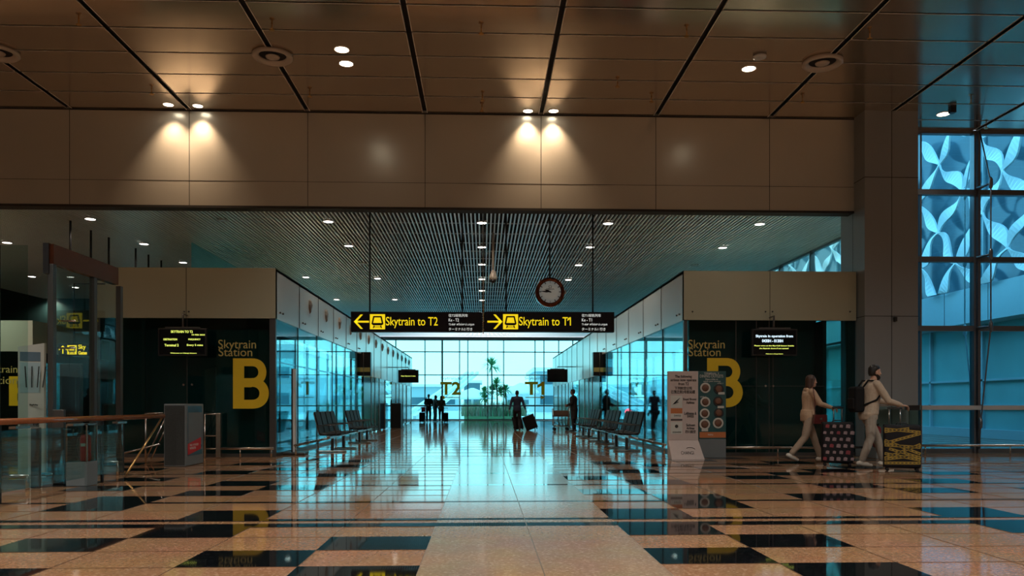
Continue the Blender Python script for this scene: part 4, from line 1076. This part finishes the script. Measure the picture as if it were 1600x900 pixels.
# black display back
a, z0, b_, z1 = px_box(93, 568, 125, 700, 14.2); cx_ = (a+b_)/2; hw_ = (b_-a)/2
t = thing('display_board', 'black upright display board seen from behind under the small hanging sign', 'display board', (cx_, 14.2, 0))
MB().rbox(-hw_, 0, .12, hw_, .12, z1, .015).build('casing', M['blk'], t); MB().box(-hw_*.7, -.1, 0, hw_*.7, .25, .12).build('foot', M['dsteel'], t)
# edge-on slab by left corridor glass
p = FL(459, 710); Ht = atY(459, 576, p.y).z
t = thing('standing_sign', 'slim white upright panel seen edge-on on a steel base before the left corridor glass', 'standing sign', p)
MB().rbox(-.02, -.02, .05, .035, .14, Ht, .008, 0).build('panel', M['white'], t); MB().rbox(-.05, -.03, .05, -.02, .15, Ht, .006).build('dark_edge', M['blk'], t)
MB().rbox(-.27, -.15, 0, .27, .3, .05, .015).build('base', M['dsteel'], t)
# low black litter unit at far left corridor door
p = atX(624, 660, XL+.25)
t = thing('litter_bin', 'black upright bin against the far left corridor doors', 'bin', (XL+.3, 38.2, 0)); MB().rbox(-.25, -.3, 0, .25, .3, 1.18, .03).build('body', M['blk'], t); MB().box(-.2, -.305, .9, .2, -.3, 1.05).build('opening', M['seam'], t)
# cabinet at column with extinguisher
p = FL(1364, 716); wd = (1437-1364)*16.6/FP
ext_cabinet((p.x, 16.25, 0), 'steel framed glass cabinet at the foot of the tall column', wd, .5, atY(1400, 633, 16.4).z, .22)
extinguisher((p.x+.12, 16.45, .22), .5, 'red fire extinguisher in the cabinet behind the walking man')
o = MB().box(0, 0, 0, .30, .012, .10).build('cabinet_plate', M['blk']); o.location = (p.x+wd-.36, 16.235, atY(1432, 641, 16.25).z); tag(o, 'small black plate on the upper corner of the column cabinet', 'plate')
# red lamp behind right glass
p = atY(979, 644, 24.6); t = thing('warning_lamp', 'glowing red lamp behind the right corridor glass', 'lamp', (p.x+.05, 24.6, 0))
MB().ell((0, 0, p.z), (.10, .10, .12)).build('lens', M['redlamp'], t); MB().tube([(0, 0, 0), (0, 0, p.z-.05)], .03, 8).build('pole', M['dsteel'], t)
#PEOPLE
# ================================================================== PEOPLE
def V3(*a): return Vector(a)
def hand(mb, w, d, n, curl=.3, s=1.0, side=1, seg=8):
    """w wrist, d finger direction, n palm normal (palm faces n), side +1/-1 picks the thumb edge; curl in radians per joint"""
    w = Vector(w); d = Vector(d).normalized(); n = (Vector(n)-d*Vector(n).dot(d)).normalized(); e = d.cross(n)*side
    for k in range(4):
        o = (k-1.5)*.021*s
        mb.cap(w+e*o*.7, w+d*.085*s+e*o, .014*s, .0125*s, seg)
    for k, ln in enumerate((.068, .078, .072, .056)):
        o = -(k-1.5)*.021*s; p = w+d*.088*s+e*o*-1 if False else w+d*.088*s+e*(-(k-1.5))*.021*s*-1
        dd = d.copy(); r = .0098*s
        for j, f_ in enumerate((.45, .32, .25)):
            a = curl*(1.0 if j else .9)+k*.05
            dd = (dd*math.cos(a)+n*math.sin(a)).normalized()
            q = p+dd*ln*f_*s*1.25; mb.cap(p, q, r, r*.9, seg); p = q; r *= .92
    p = w+d*.022*s-e*.026*s; dd = (d*.62-e*.62+n*.45).normalized()
    for ln in (.040, .032, .026):
        q = p+dd*ln*s; mb.cap(p, q, .0125*s, .0105*s, seg); p = q; dd = (dd+n*.35*(1+curl)+d*.15+e*.15*curl).normalized()
def human(label, loc, rz, H, J, mt, vox=.008, hair='short', beard=False, name='person', hem=0, hoodie=False, female=False, head_turn=0, rough=.006, group=None, coat=False, bulk=0):
    """J: joints in a frame x forward, y left, z up for a 1.75 m body"""
    k = H/1.75; t = thing(name, label, 'person', loc, rz, group)
    S = lambda p: Vector(p)*k
    pel = Vector(J.get('pelvis', (0, 0, .93))); ch = Vector(J.get('chest', (.02, 0, 1.30))); nk = Vector(J.get('neck', (.03, 0, 1.47)))
    hd = Vector(J.get('head', (nk.x+.03, 0, 1.515)))
    sw = .165 if female else .195; hwid = .105 if female else .10
    arms = J['arms']; legs = J['legs']
    fem = .9 if female else 1.0
    def torso(mb, g):
        secs = []
        for z, rx, ry in ((pel.z-.09, .10, .135), (pel.z-.02, .125, .165), (pel.z+.08, .118, .155 if not female else .14), (pel.z+.18, .112, .145 if not female else .125),
                          (ch.z-.04, .125, .165*fem), (ch.z+.05, .13, .185*fem), (ch.z+.11, .112, .18*fem), (nk.z-.01, .07, .10)):
            u = (z-pel.z)/(nk.z-pel.z); x_ = pel.x+(nk.x-pel.x)*u+.01*math.sin(u*3.1); y_ = pel.y+(nk.y-pel.y)*u
            secs.append((x_*k, y_*k, z*k, (rx+g+bulk)*k, (ry+g+bulk)*k))
        mb.loft(secs)
    def neckp(s): return None
    # ---- body (one continuous skin)
    b = MB(); torso(b, -.02)
    b.cap(S(nk-V3(0, 0, .03)), S(hd+V3(.0, 0, .05)), .056*k*fem, .052*k*fem)
    hb = MB()
    hb.loft([(x_, 0, z, rx, ry) for z, x_, rx, ry in ((.0, .058, .018, .018), (.012, .052, .036, .032), (.035, .034, .058, .048), (.065, .018, .076, .058), (.095, .008, .088, .067), (.13, .0, .097, .074), (.165, -.004, .098, .077), (.20, -.008, .083, .068), (.222, -.01, .055, .046), (.235, -.01, .02, .017))], 24)
    hb.cap((.092, 0, .125), (.110, 0, .088), .0085, .0135, 8); hb.ell((.100, .011, .084), (.010, .008, .008), 8); hb.ell((.100, -.011, .084), (.010, .008, .008), 8)
    hb.ell((.088, 0, .058), (.012, .024, .006), 10); hb.ell((.085, 0, .048), (.012, .020, .007), 10); hb.ell((.07, 0, .018), (.024, .022, .018), 10)
    for s in (-1, 1):
        hb.ell((-.002, s*.077, .098), (.019, .010, .032), 10); hb.ell((.086, s*.03, .133), (.014, .024, .007), 10); hb.ell((.072, s*.040, .085), (.02, .022, .02), 10)
    MH = Matrix.Translation(S(hd)) @ Matrix.Rotation(head_turn, 4, 'Z') @ Matrix.Scale(k*.98, 4)
    hb.xf(MH); b.add(hb.v, hb.f, 0, True)
    for s, A in ((1, arms[0]), (-1, arms[1])):
        sh = Vector(A.get('sh', (nk.x-.01, s*sw, nk.z-.055))); el = Vector(A['el']); wr = Vector(A['wr'])
        b.cap(S(sh), S(el), .044*k, .036*k); b.cap(S(el), S(wr), .037*k, .026*k)
        d = (wr-el).normalized() if 'hd' not in A else Vector(A['hd'])
        hand(b, S(wr+(wr-el).normalized()*.01), d, A.get('n', (0, -s, 0)), A.get('curl', .35), k, A.get('side', s))
    for s, L_ in ((1, legs[0]), (-1, legs[1])):
        hp = Vector((pel.x, pel.y+s*.095, pel.z-.03)); kn = Vector(L_['kn']); an = Vector(L_['an'])
        b.cap(S(hp), S(kn), .068*k, .050*k); b.cap(S(kn), S(an), .048*k, .034*k)
        td = Vector(L_.get('toe', (1, 0, 0))).normalized(); b.cap(S(an-V3(0, 0, .03)), S(an+td*.12-V3(0, 0, .045)), .032*k, .028*k)
    b.build('body', mt['skin'], t, remesh=vox, ssmooth=2)
    # ---- top
    c = MB(); torso(c, .012 if not coat else .03)
    if hoodie: c.cap(S(nk+V3(-.06, -.05, -.01)), S(nk+V3(-.06, .05, -.01)), .045*k, .045*k)
    c.cap(S(nk+V3(0, -.03, -.02)), S(nk+V3(0, .03, -.02)), .058*k, .058*k)
    c.loft([(pel.x*k, pel.y*k, (pel.z-.07-hem)*k, .128*k, .168*k), (pel.x*k, pel.y*k, (pel.z-.05-hem)*k, .14*k, .178*k), (pel.x*k, pel.y*k, (pel.z+.02)*k, .145*k, .180*k), (pel.x*k, pel.y*k, (pel.z+.12)*k, .13*k, .165*k)])
    for s, A in ((1, arms[0]), (-1, arms[1])):
        sh = Vector(A.get('sh', (nk.x-.01, s*sw, nk.z-.055))); el = Vector(A['el']); wr = Vector(A['wr'])
        c.cap(S(nk+V3(-.005, s*.07, -.035)), S(sh), .06*k, .064*k)
        w = wr-(wr-el).normalized()*.02
        sl_ = A.get('sleeve', 1)
        c.cap(S(sh), S(el), .068*k, .056*k)
        if sl_ == 1: c.cap(S(el), S(w), .056*k, .040*k); c.cap(S(w-(wr-el).normalized()*.03), S(w), .040*k, .036*k)
    c.build('top', mt['top'], t, remesh=max(vox, .009), rough=rough, ssmooth=2)
    # ---- trousers
    c = MB(); c.loft([(pel.x*k, pel.y*k, z*k, rx*k, ry*k) for z, rx, ry in ((pel.z-.13, .08, .12), (pel.z-.08, .128, .17), (pel.z, .135, .175), (pel.z+.07, .125, .155))])
    for s, L_ in ((1, legs[0]), (-1, legs[1])):
        hp = Vector((pel.x, pel.y+s*.09, pel.z-.05)); kn = Vector(L_['kn']); an = Vector(L_['an'])
        c.cap(S(hp), S(kn), .098*k, .072*k); c.cap(S(kn), S(an+(kn-an).normalized()*.03), .072*k, .058*k)
        c.cap(S(an+(kn-an).normalized()*.06), S(an+(kn-an).normalized()*.03), .062*k, .057*k)
    c.build('trousers', mt['legs'], t, remesh=max(vox, .009), rough=rough, ssmooth=2)
    # ---- shoes
    for s, L_ in ((1, legs[0]), (-1, legs[1])):
        an = Vector(L_['an']); td = Vector(L_.get('toe', (1, 0, 0))).normalized(); up = Vector((0, 0, 1)); up = (up-td*up.dot(td)).normalized()
        a0 = an-up*.045; q = MB(); q.cap(S(a0-td*.05), S(a0+td*.10), .040*k, .036*k); q.cap(S(a0+td*.02-up*.006), S(a0+td*.165-up*.012), .040*k, .030*k); q.cap(S(an), S(a0), .042*k, .040*k)
        q.build('shoe', mt['shoe'], t, remesh=max(vox, .007), ssmooth=2)
    # ---- hair
    q = MB()
    if hair == 'long':
        q.loft([(x_, 0, z, rx, ry) for z, x_, rx, ry in ((-.10, -.055, .045, .075), (-.06, -.06, .055, .092), (.0, -.055, .062, .092), (.06, -.045, .068, .09), (.12, -.035, .082, .090), (.17, -.018, .100, .091), (.21, -.014, .088, .078), (.238, -.014, .055, .05), (.25, -.014, .02, .018))], 20)
        q.cap((.03, .076, .16), (-.01, .086, .02), .022, .02, 8); q.cap((.03, -.076, .16), (-.01, -.086, .02), .022, .02, 8)
    elif hair == 'short':
        q.loft([(x_, 0, z, rx, ry) for z, x_, rx, ry in ((.05, -.055, .045, .05), (.09, -.05, .058, .074), (.13, -.035, .076, .081), (.165, -.012, .097, .083), (.20, -.008, .095, .077), (.228, -.008, .072, .058), (.247, -.008, .03, .026))], 20)
    elif hair == 'scarf':
        q.loft([(x_, 0, z, rx, ry) for z, x_, rx, ry in ((-.10, -.01, .11, .12), (-.04, -.01, .09, .095), (.03, -.02, .085, .085), (.10, -.02, .10, .090), (.17, -.01, .105, .088), (.22, -.01, .08, .066), (.25, -.01, .03, .03))], 20)
    if q.v: q.xf(MH); q.build('hair' if hair != 'scarf' else 'head_scarf', mt['hair'], t, remesh=max(.006, vox*.8), rough=.003, ssmooth=1)
    if beard:
        q = MB(); q.loft([(x_, 0, z, rx, ry) for z, x_, rx, ry in ((-.022, .058, .022, .022), (-.008, .053, .042, .038), (.02, .040, .060, .055), (.045, .027, .066, .063), (.06, .01, .066, .068), (.085, -.0, .04, .072))], 20)
        q.xf(MH); q.build('beard', mt['hair'], t, remesh=.006, ssmooth=1)
    if vox <= .008:
        for s in (-1, 1):
            q = MB().ell((.081, s*.031, .118), (.011, .014, .009), 10); q.xf(MH); ey = q.build('eye', M['white'], t)
            q = MB().ell((.0905, s*.031, .118), (.0035, .006, .006), 8); q.xf(MH); q.build('iris', M['ink'], ey)
            q = MB().cap((.092, s*.016, .142), (.080, s*.048, .143), .0045, .0035, 6); q.xf(MH); q.build('eyebrow', mt['hair'], t)
    return t
# figures walking to the right; local x forward = world +X
pw = FL(1257, 722)
WW = human('woman walking right in beige tracksuit with shoulder-length brown hair, pushing a suitcase', pw, 0, 1.70,
  dict(pelvis=(.07, 0, .92), chest=(.10, 0, 1.28), neck=(.10, 0, 1.455), head=(.135, 0, 1.505),
       arms=[dict(el=(.28, .20, 1.20), wr=(.52, .16, 1.12), hd=(1, 0, -.1), n=(0, -.2, -1), curl=.75), dict(el=(.22, -.23, 1.17), wr=(.50, -.10, 1.09), hd=(1, .1, -.12), n=(0, .15, -1), curl=.8)],
       legs=[dict(kn=(.22, .08, .50), an=(.35, .07, .105), toe=(1, 0, 0)), dict(kn=(-.03, -.10, .50), an=(-.31, -.10, .17), toe=(1, 0, -.42))]),
  dict(skin=M['skin'], top=M['beige'], legs=M['khaki'], shoe=M['shoe'], hair=M['hairb']), vox=.0065, hair='long', female=True, hem=.03, hoodie=True)
pm = FL(1354, 730)
MMN = human('bearded man walking right in sand sweatshirt and trousers, pushing a suitcase', pm, 0, 1.83,
  dict(pelvis=(.03, 0, .93), chest=(.07, 0, 1.30), neck=(.10, 0, 1.465), head=(.14, 0, 1.51),
       arms=[dict(el=(.26, .25, 1.14), wr=(.51, .18, 1.10), hd=(1, 0, -.1), n=(0, -.2, -1), curl=.75), dict(el=(.25, -.26, 1.13), wr=(.51, -.18, 1.06), hd=(1, .05, -.12), n=(0, .15, -1), curl=.8)],
       legs=[dict(kn=(.22, .09, .51), an=(.33, .09, .105), toe=(1, 0, 0)), dict(kn=(.02, -.10, .50), an=(-.13, -.10, .115), toe=(1, 0, -.12))]),
  dict(skin=M['skin'], top=M['beige2'], legs=M['khaki2'], shoe=M['shoe'], hair=M['hairk']), vox=.0065, hair='short', beard=True, bulk=.018, hem=.05, hoodie=True)
# ---- their luggage
def suitcase(loc, label, w, d, h, hh, shell, rz=0, handle_top=True, grip_w=.16, tilt=0, hx=0, wheels=True, name='suitcase', extra=None):
    t = thing(name, label, 'suitcase', loc, rz)
    if tilt: t.rotation_euler = (tilt, 0, rz)
    sm_ = MB().rbox(-w/2, -d/2, .055, w/2, d/2, h, min(.05, d*.2), seg=4)
    if extra:
        for v, f, mi in extra[0]: sm_.add(v, f, mi)
        sm_.build('shell', [shell]+extra[1], t)
    else: sm_.build('shell', shell, t)
    q = MB(); q.rbox(-w/2-.004, -.012, .06, w/2+.004, .012, h+.004, .01); q.build('zip_band', M['blkm'], t)
    for sx_ in (-1, 1):
        for sy in (-1, 1):
            q = MB(); q.lathe([(.02, -.02), (.028, -.014), (.028, .014), (.02, .02)], (sx_*(w/2-.06), sy*(d/2-.05), .028), 'y', 16); q.box(sx_*(w/2-.06)-.02, sy*(d/2-.05)-.026, .03, sx_*(w/2-.06)+.02, sy*(d/2-.05)+.026, .065); q.build('wheel', M['blk'], t)
    if hh:
        q = MB()
        for s in (-1, 1): q.tube([(hx+s*grip_w/2, d/2-.03, h-.02), (hx+s*grip_w/2, d/2-.03, hh)], .009, 8)
        q.build('handle_tube', M['steel'], t)
        MB().cap((hx-grip_w/2-.02, d/2-.03, hh), (hx+grip_w/2+.02, d/2-.03, hh), .015, .015, 10).build('handle_grip', M['blk'], t)
    MB().tube([(-.09, 0, h), (-.07, 0, h+.03), (.07, 0, h+.03), (.09, 0, h)], .01, 8).build('carry_handle', M['blk'], t)
    return t
q1 = MB(); q2 = MB(); rr = random.Random(9)
for i in range(5):
    for j in range(6):
        x_ = -.20+i*.115+(.03 if j % 2 else -.015); z_ = .14+j*.118
        if x_ > .245 or z_ > .76: continue
        s = rr.uniform(.028, .042); Q = (q2 if (i+j*2) % 5 == 0 else q1); yv = -.1415
        Q.prism([(x_-s, z_-s*.8), (x_+s*.8, z_-s), (x_+s, z_+s*.5), (x_+s*.2, z_+s*.9), (x_-s*.8, z_+s*.7)], yv-.0015, yv+.002)
p = FL(1308, 728); sc1 = suitcase(p, 'dark suitcase printed with rows of small pale and red motifs', .54, .28, .80, HC-.06, M['case'], hx=.02, grip_w=.14, rz=-.36, extra=([(q1.v, q1.f, 1), (q2.v, q2.f, 2)], [M['print'], M['printr']]))
q = MB(); q3 = MB()
def stripe(x0, z0, x1, z1, w=.045):
    yv = -.152; dx, dz = x1-x0, z1-z0; L_ = math.hypot(dx, dz); nx, nz_ = -dz/L_*w/2, dx/L_*w/2
    q.prism([(x0-nx, z0-nz_), (x1-nx, z1-nz_), (x1+nx, z1+nz_), (x0+nx, z0+nz_)], yv, yv+.003)
    n_ = int(L_/.06)
    for i in range(n_):
        u0, u1 = (i+.2)/n_, (i+.75)/n_
        q3.prism([(x0+dx*u0-nx*.3, z0+dz*u0-nz_*.3), (x0+dx*u1-nx*.3, z0+dz*u1-nz_*.3), (x0+dx*u1+nx*.3, z0+dz*u1+nz_*.3), (x0+dx*u0+nx*.3, z0+dz*u0+nz_*.3)], yv-.0015, yv)
for s in ((-.27, .71, .27, .66), (-.27, .47, .27, .64), (-.27, .52, .27, .30), (-.27, .44, .27, .41), (-.27, .22, .27, .46), (-.27, .30, .27, .20), (-.27, .14, .27, .15), (-.27, .665, .1, .72), (-.2, .38, .27, .24), (-.27, .20, .10, .26)): stripe(*s)
p = FL(1409, 736); sc2 = suitcase(p, 'black suitcase wrapped in yellow barrier-tape print, pushed by the bearded man', .57, .30, .78, HC-.06, M['case'], hx=-.10, grip_w=.17, rz=-.42, extra=([(q.v, q.f, 1), (q3.v, q3.f, 2)], [M['tape'], M['ink']]))
# backpack, handbag
bx = pm+Vector((-.155, 0, 0))
t = thing('backpack', 'black backpack worn by the bearded man', 'backpack', (bx.x, bx.y, .98))
MB().rbox(-.12, -.15, 0, .06, .15, .46, .05, seg=4).build('bag', M['blkm'], t); MB().rbox(-.15, -.11, .05, -.10, .11, .25, .02).build('front_pocket', M['blkm'], t)
for s in (-1, 1): MB().tube([(.04, s*.10, .44), (.13, s*.11, .565), (.25, s*.13, .56), (.325, s*.15, .44), (.33, s*.17, .34), (.24, s*.205, .22), (.02, s*.13, .12)], .017, 8).build('strap', M['blkm'], t)
hb_ = pw+Vector((.20, -.235, .86-.11))
t = thing('handbag', 'dark red handbag with metal clasp hanging at the walking woman’s hip', 'handbag', hb_, .0)
MB().prism([(-.13, 0), (.13, .0), (.12, .17), (-.11, .17)], -.045, .045).build('bag', M['maroon'], t)
MB().prism([(-.12, .08), (.125, .08), (.12, .175), (-.11, .175)], -.052, .05).build('flap', M['maroon'], t); MB().box(-.02, -.058, .075, .025, -.05, .115).build('clasp', M['steel'], t)
MB().tube([(-.09, 0, .17), (-.10, -.02, .40), (-.12, -.01, .62), (-.115, .04, .69), (-.10, .09, .70)], .008, 8).build('strap', M['maroon'], t)
# ---- far figures
stand = lambda sp=.0: dict(arms=[dict(el=(-.02, .25, 1.16), wr=(.08, .24, .93)), dict(el=(-.02, -.25, 1.16), wr=(.08, -.24, .93))],
    legs=[dict(kn=(.02, .10, .50), an=(-.01, .10, .09)), dict(kn=(.02+sp, -.10, .50), an=(sp, -.10, .09))])
hold = dict(arms=[dict(el=(.02, .24, 1.17), wr=(.24, .16, 1.10)), dict(el=(.02, -.24, 1.17), wr=(.25, -.12, 1.08))], legs=stand()['legs'])
drag = dict(arms=[dict(el=(-.05, .28, 1.16), wr=(-.12, .34, .92)), dict(el=(-.05, -.28, 1.16), wr=(-.12, -.36, .92))],
    legs=[dict(kn=(.16, .10, .52), an=(.12, .10, .09)), dict(kn=(-.02, -.10, .50), an=(-.20, -.10, .12), toe=(1, 0, -.3))])
mk = lambda s, tp, lg, hr='hairk': dict(skin=M[s], top=M[tp], legs=M[lg], shoe=M['blk'], hair=M[hr])
pf = FL(808, 673.0)
human('man in navy shirt walking away up the corridor pulling two cases', pf, math.pi/2, 1.72, drag, mk('skin2', 'navy', 'dk'), vox=.015)
def small_case(px, py, label, w, h, roll, m='case', rz=0):
    t = suitcase(FL(px, py), label, w, .26, h, 0, M[m], rz); t.rotation_euler = (0, roll, rz); return t
small_case(811.5, 672.3, 'smaller dark case leaning close behind the man in navy', .42, .62, -.22)
small_case(832.5, 672.3, 'larger black case tilted to the right of the man in navy', .52, .68, -.35)
pa = FL(669.5, 660); human('person in black standing with a small case, left of the brown-jacketed pair', pa, -math.pi/2+.3, 1.76, hold, mk('skin2', 'dk', 'dk'), vox=.018)
suitcase(pa+Vector((-.38, -.3, 0)), 'black cabin case beside the person in black at the far left', .34, .24, .62, .95, M['case'])
o = MB().rbox(-.12, -.06, 0, .12, .06, .30, .03).build('red_bag', M['red']); o.location = pa+Vector((-.30, -.30, .66)); tag(o, 'small dark red bag on top of the far cabin case', 'bag')
pb = FL(689.5, 660); human('person in brown jacket and head covering beside the person in black', pb, -math.pi/2, 1.66, hold, mk('skin2', 'brownc', 'dk', 'brownc'), vox=.018, hair='scarf', coat=True)
pc = FL(684, 659); human('darker clothed person just behind the brown jacket', pc+Vector((-.22, .75, 0)), 0.6, 1.72, stand(), mk('skin2', 'dk', 'dk'), vox=.018, hair='scarf')
suitcase(pb+Vector((.30, -.1, 0)), 'dark case standing to the right of the brown-jacketed person', .28, .22, .60, .9, M['case'])
pr = FL(897, 674.5); human('person in a long black coat standing at the far right bench, facing left', pr, math.pi-.4, 1.75, hold, mk('skin2', 'dk', 'dk'), vox=.017, hem=.35, coat=True)
for px, X_, lb, hr in ((948, 0, 'dark figure behind the right corridor glass, beside the sign box', 'scarf'), (961, 0, 'second dark figure behind the right corridor glass', 'scarf'), (1023, 0, 'dark figure behind the right glass under the yellow mirrored lettering', 'short')):
    q_ = atY(px, 632, {948: 32.0, 961: 33.4, 1023: 24.5}[px]); q_.z = 0
    human(lb, q_, 2.5, 1.68, stand(.1), mk('skin2', 'dk', 'dk'), vox=.018, hair=hr, coat=True)
q_ = atY(613, 632, 41.5); q_.x = XL-.9; q_.z = 0
human('dark figure standing behind the left corridor doors glass', q_, 0, 1.7, stand(), mk('skin2', 'dk', 'dk'), vox=.018)
# luggage trolley beside the coat
p = FL(876, 673); t = thing('luggage_trolley', 'steel luggage trolley with a brown box beside the person in the long coat', 'trolley', p)
q = MB(); q.tube([(-.3, 0, .2), (.35, 0, .2)], .02, 8); q.tube([(-.3, .45, .2), (.35, .45, .2)], .02, 8); q.tube([(.35, 0, .2), (.38, 0, 1.0), (.38, .45, 1.0), (.35, .45, .2)], .02, 8); q.tube([(-.3, 0, .2), (-.3, .45, .2)], .02, 8); q.tube([(-.3, 0, .2), (-.32, 0, .95)], .015, 8); q.tube([(-.3, .45, .2), (-.32, .45, .95)], .015, 8)
q.build('frame', M['steel'], t); MB().box(-.32, -.01, .60, .38, .46, .64).build('basket_shelf', M['brownc'], t)
for x_ in (-.25, .3):
    for y_ in (0, .45): MB().lathe([(.06, -.02), (.07, 0), (.06, .02)], (x_, y_, .07), 'y', 14).tube([(x_, y_, .07), (x_, y_, .2)], .012, 6).build('wheel', M['blk'], t)
o = MB().rbox(-.30, 0, 0, .34, .42, .22, .02).build('parcel', M['brownc']); o.location = p+Vector((0, .02, .645)); tag(o, 'brown parcel lying on the luggage trolley basket', 'parcel')
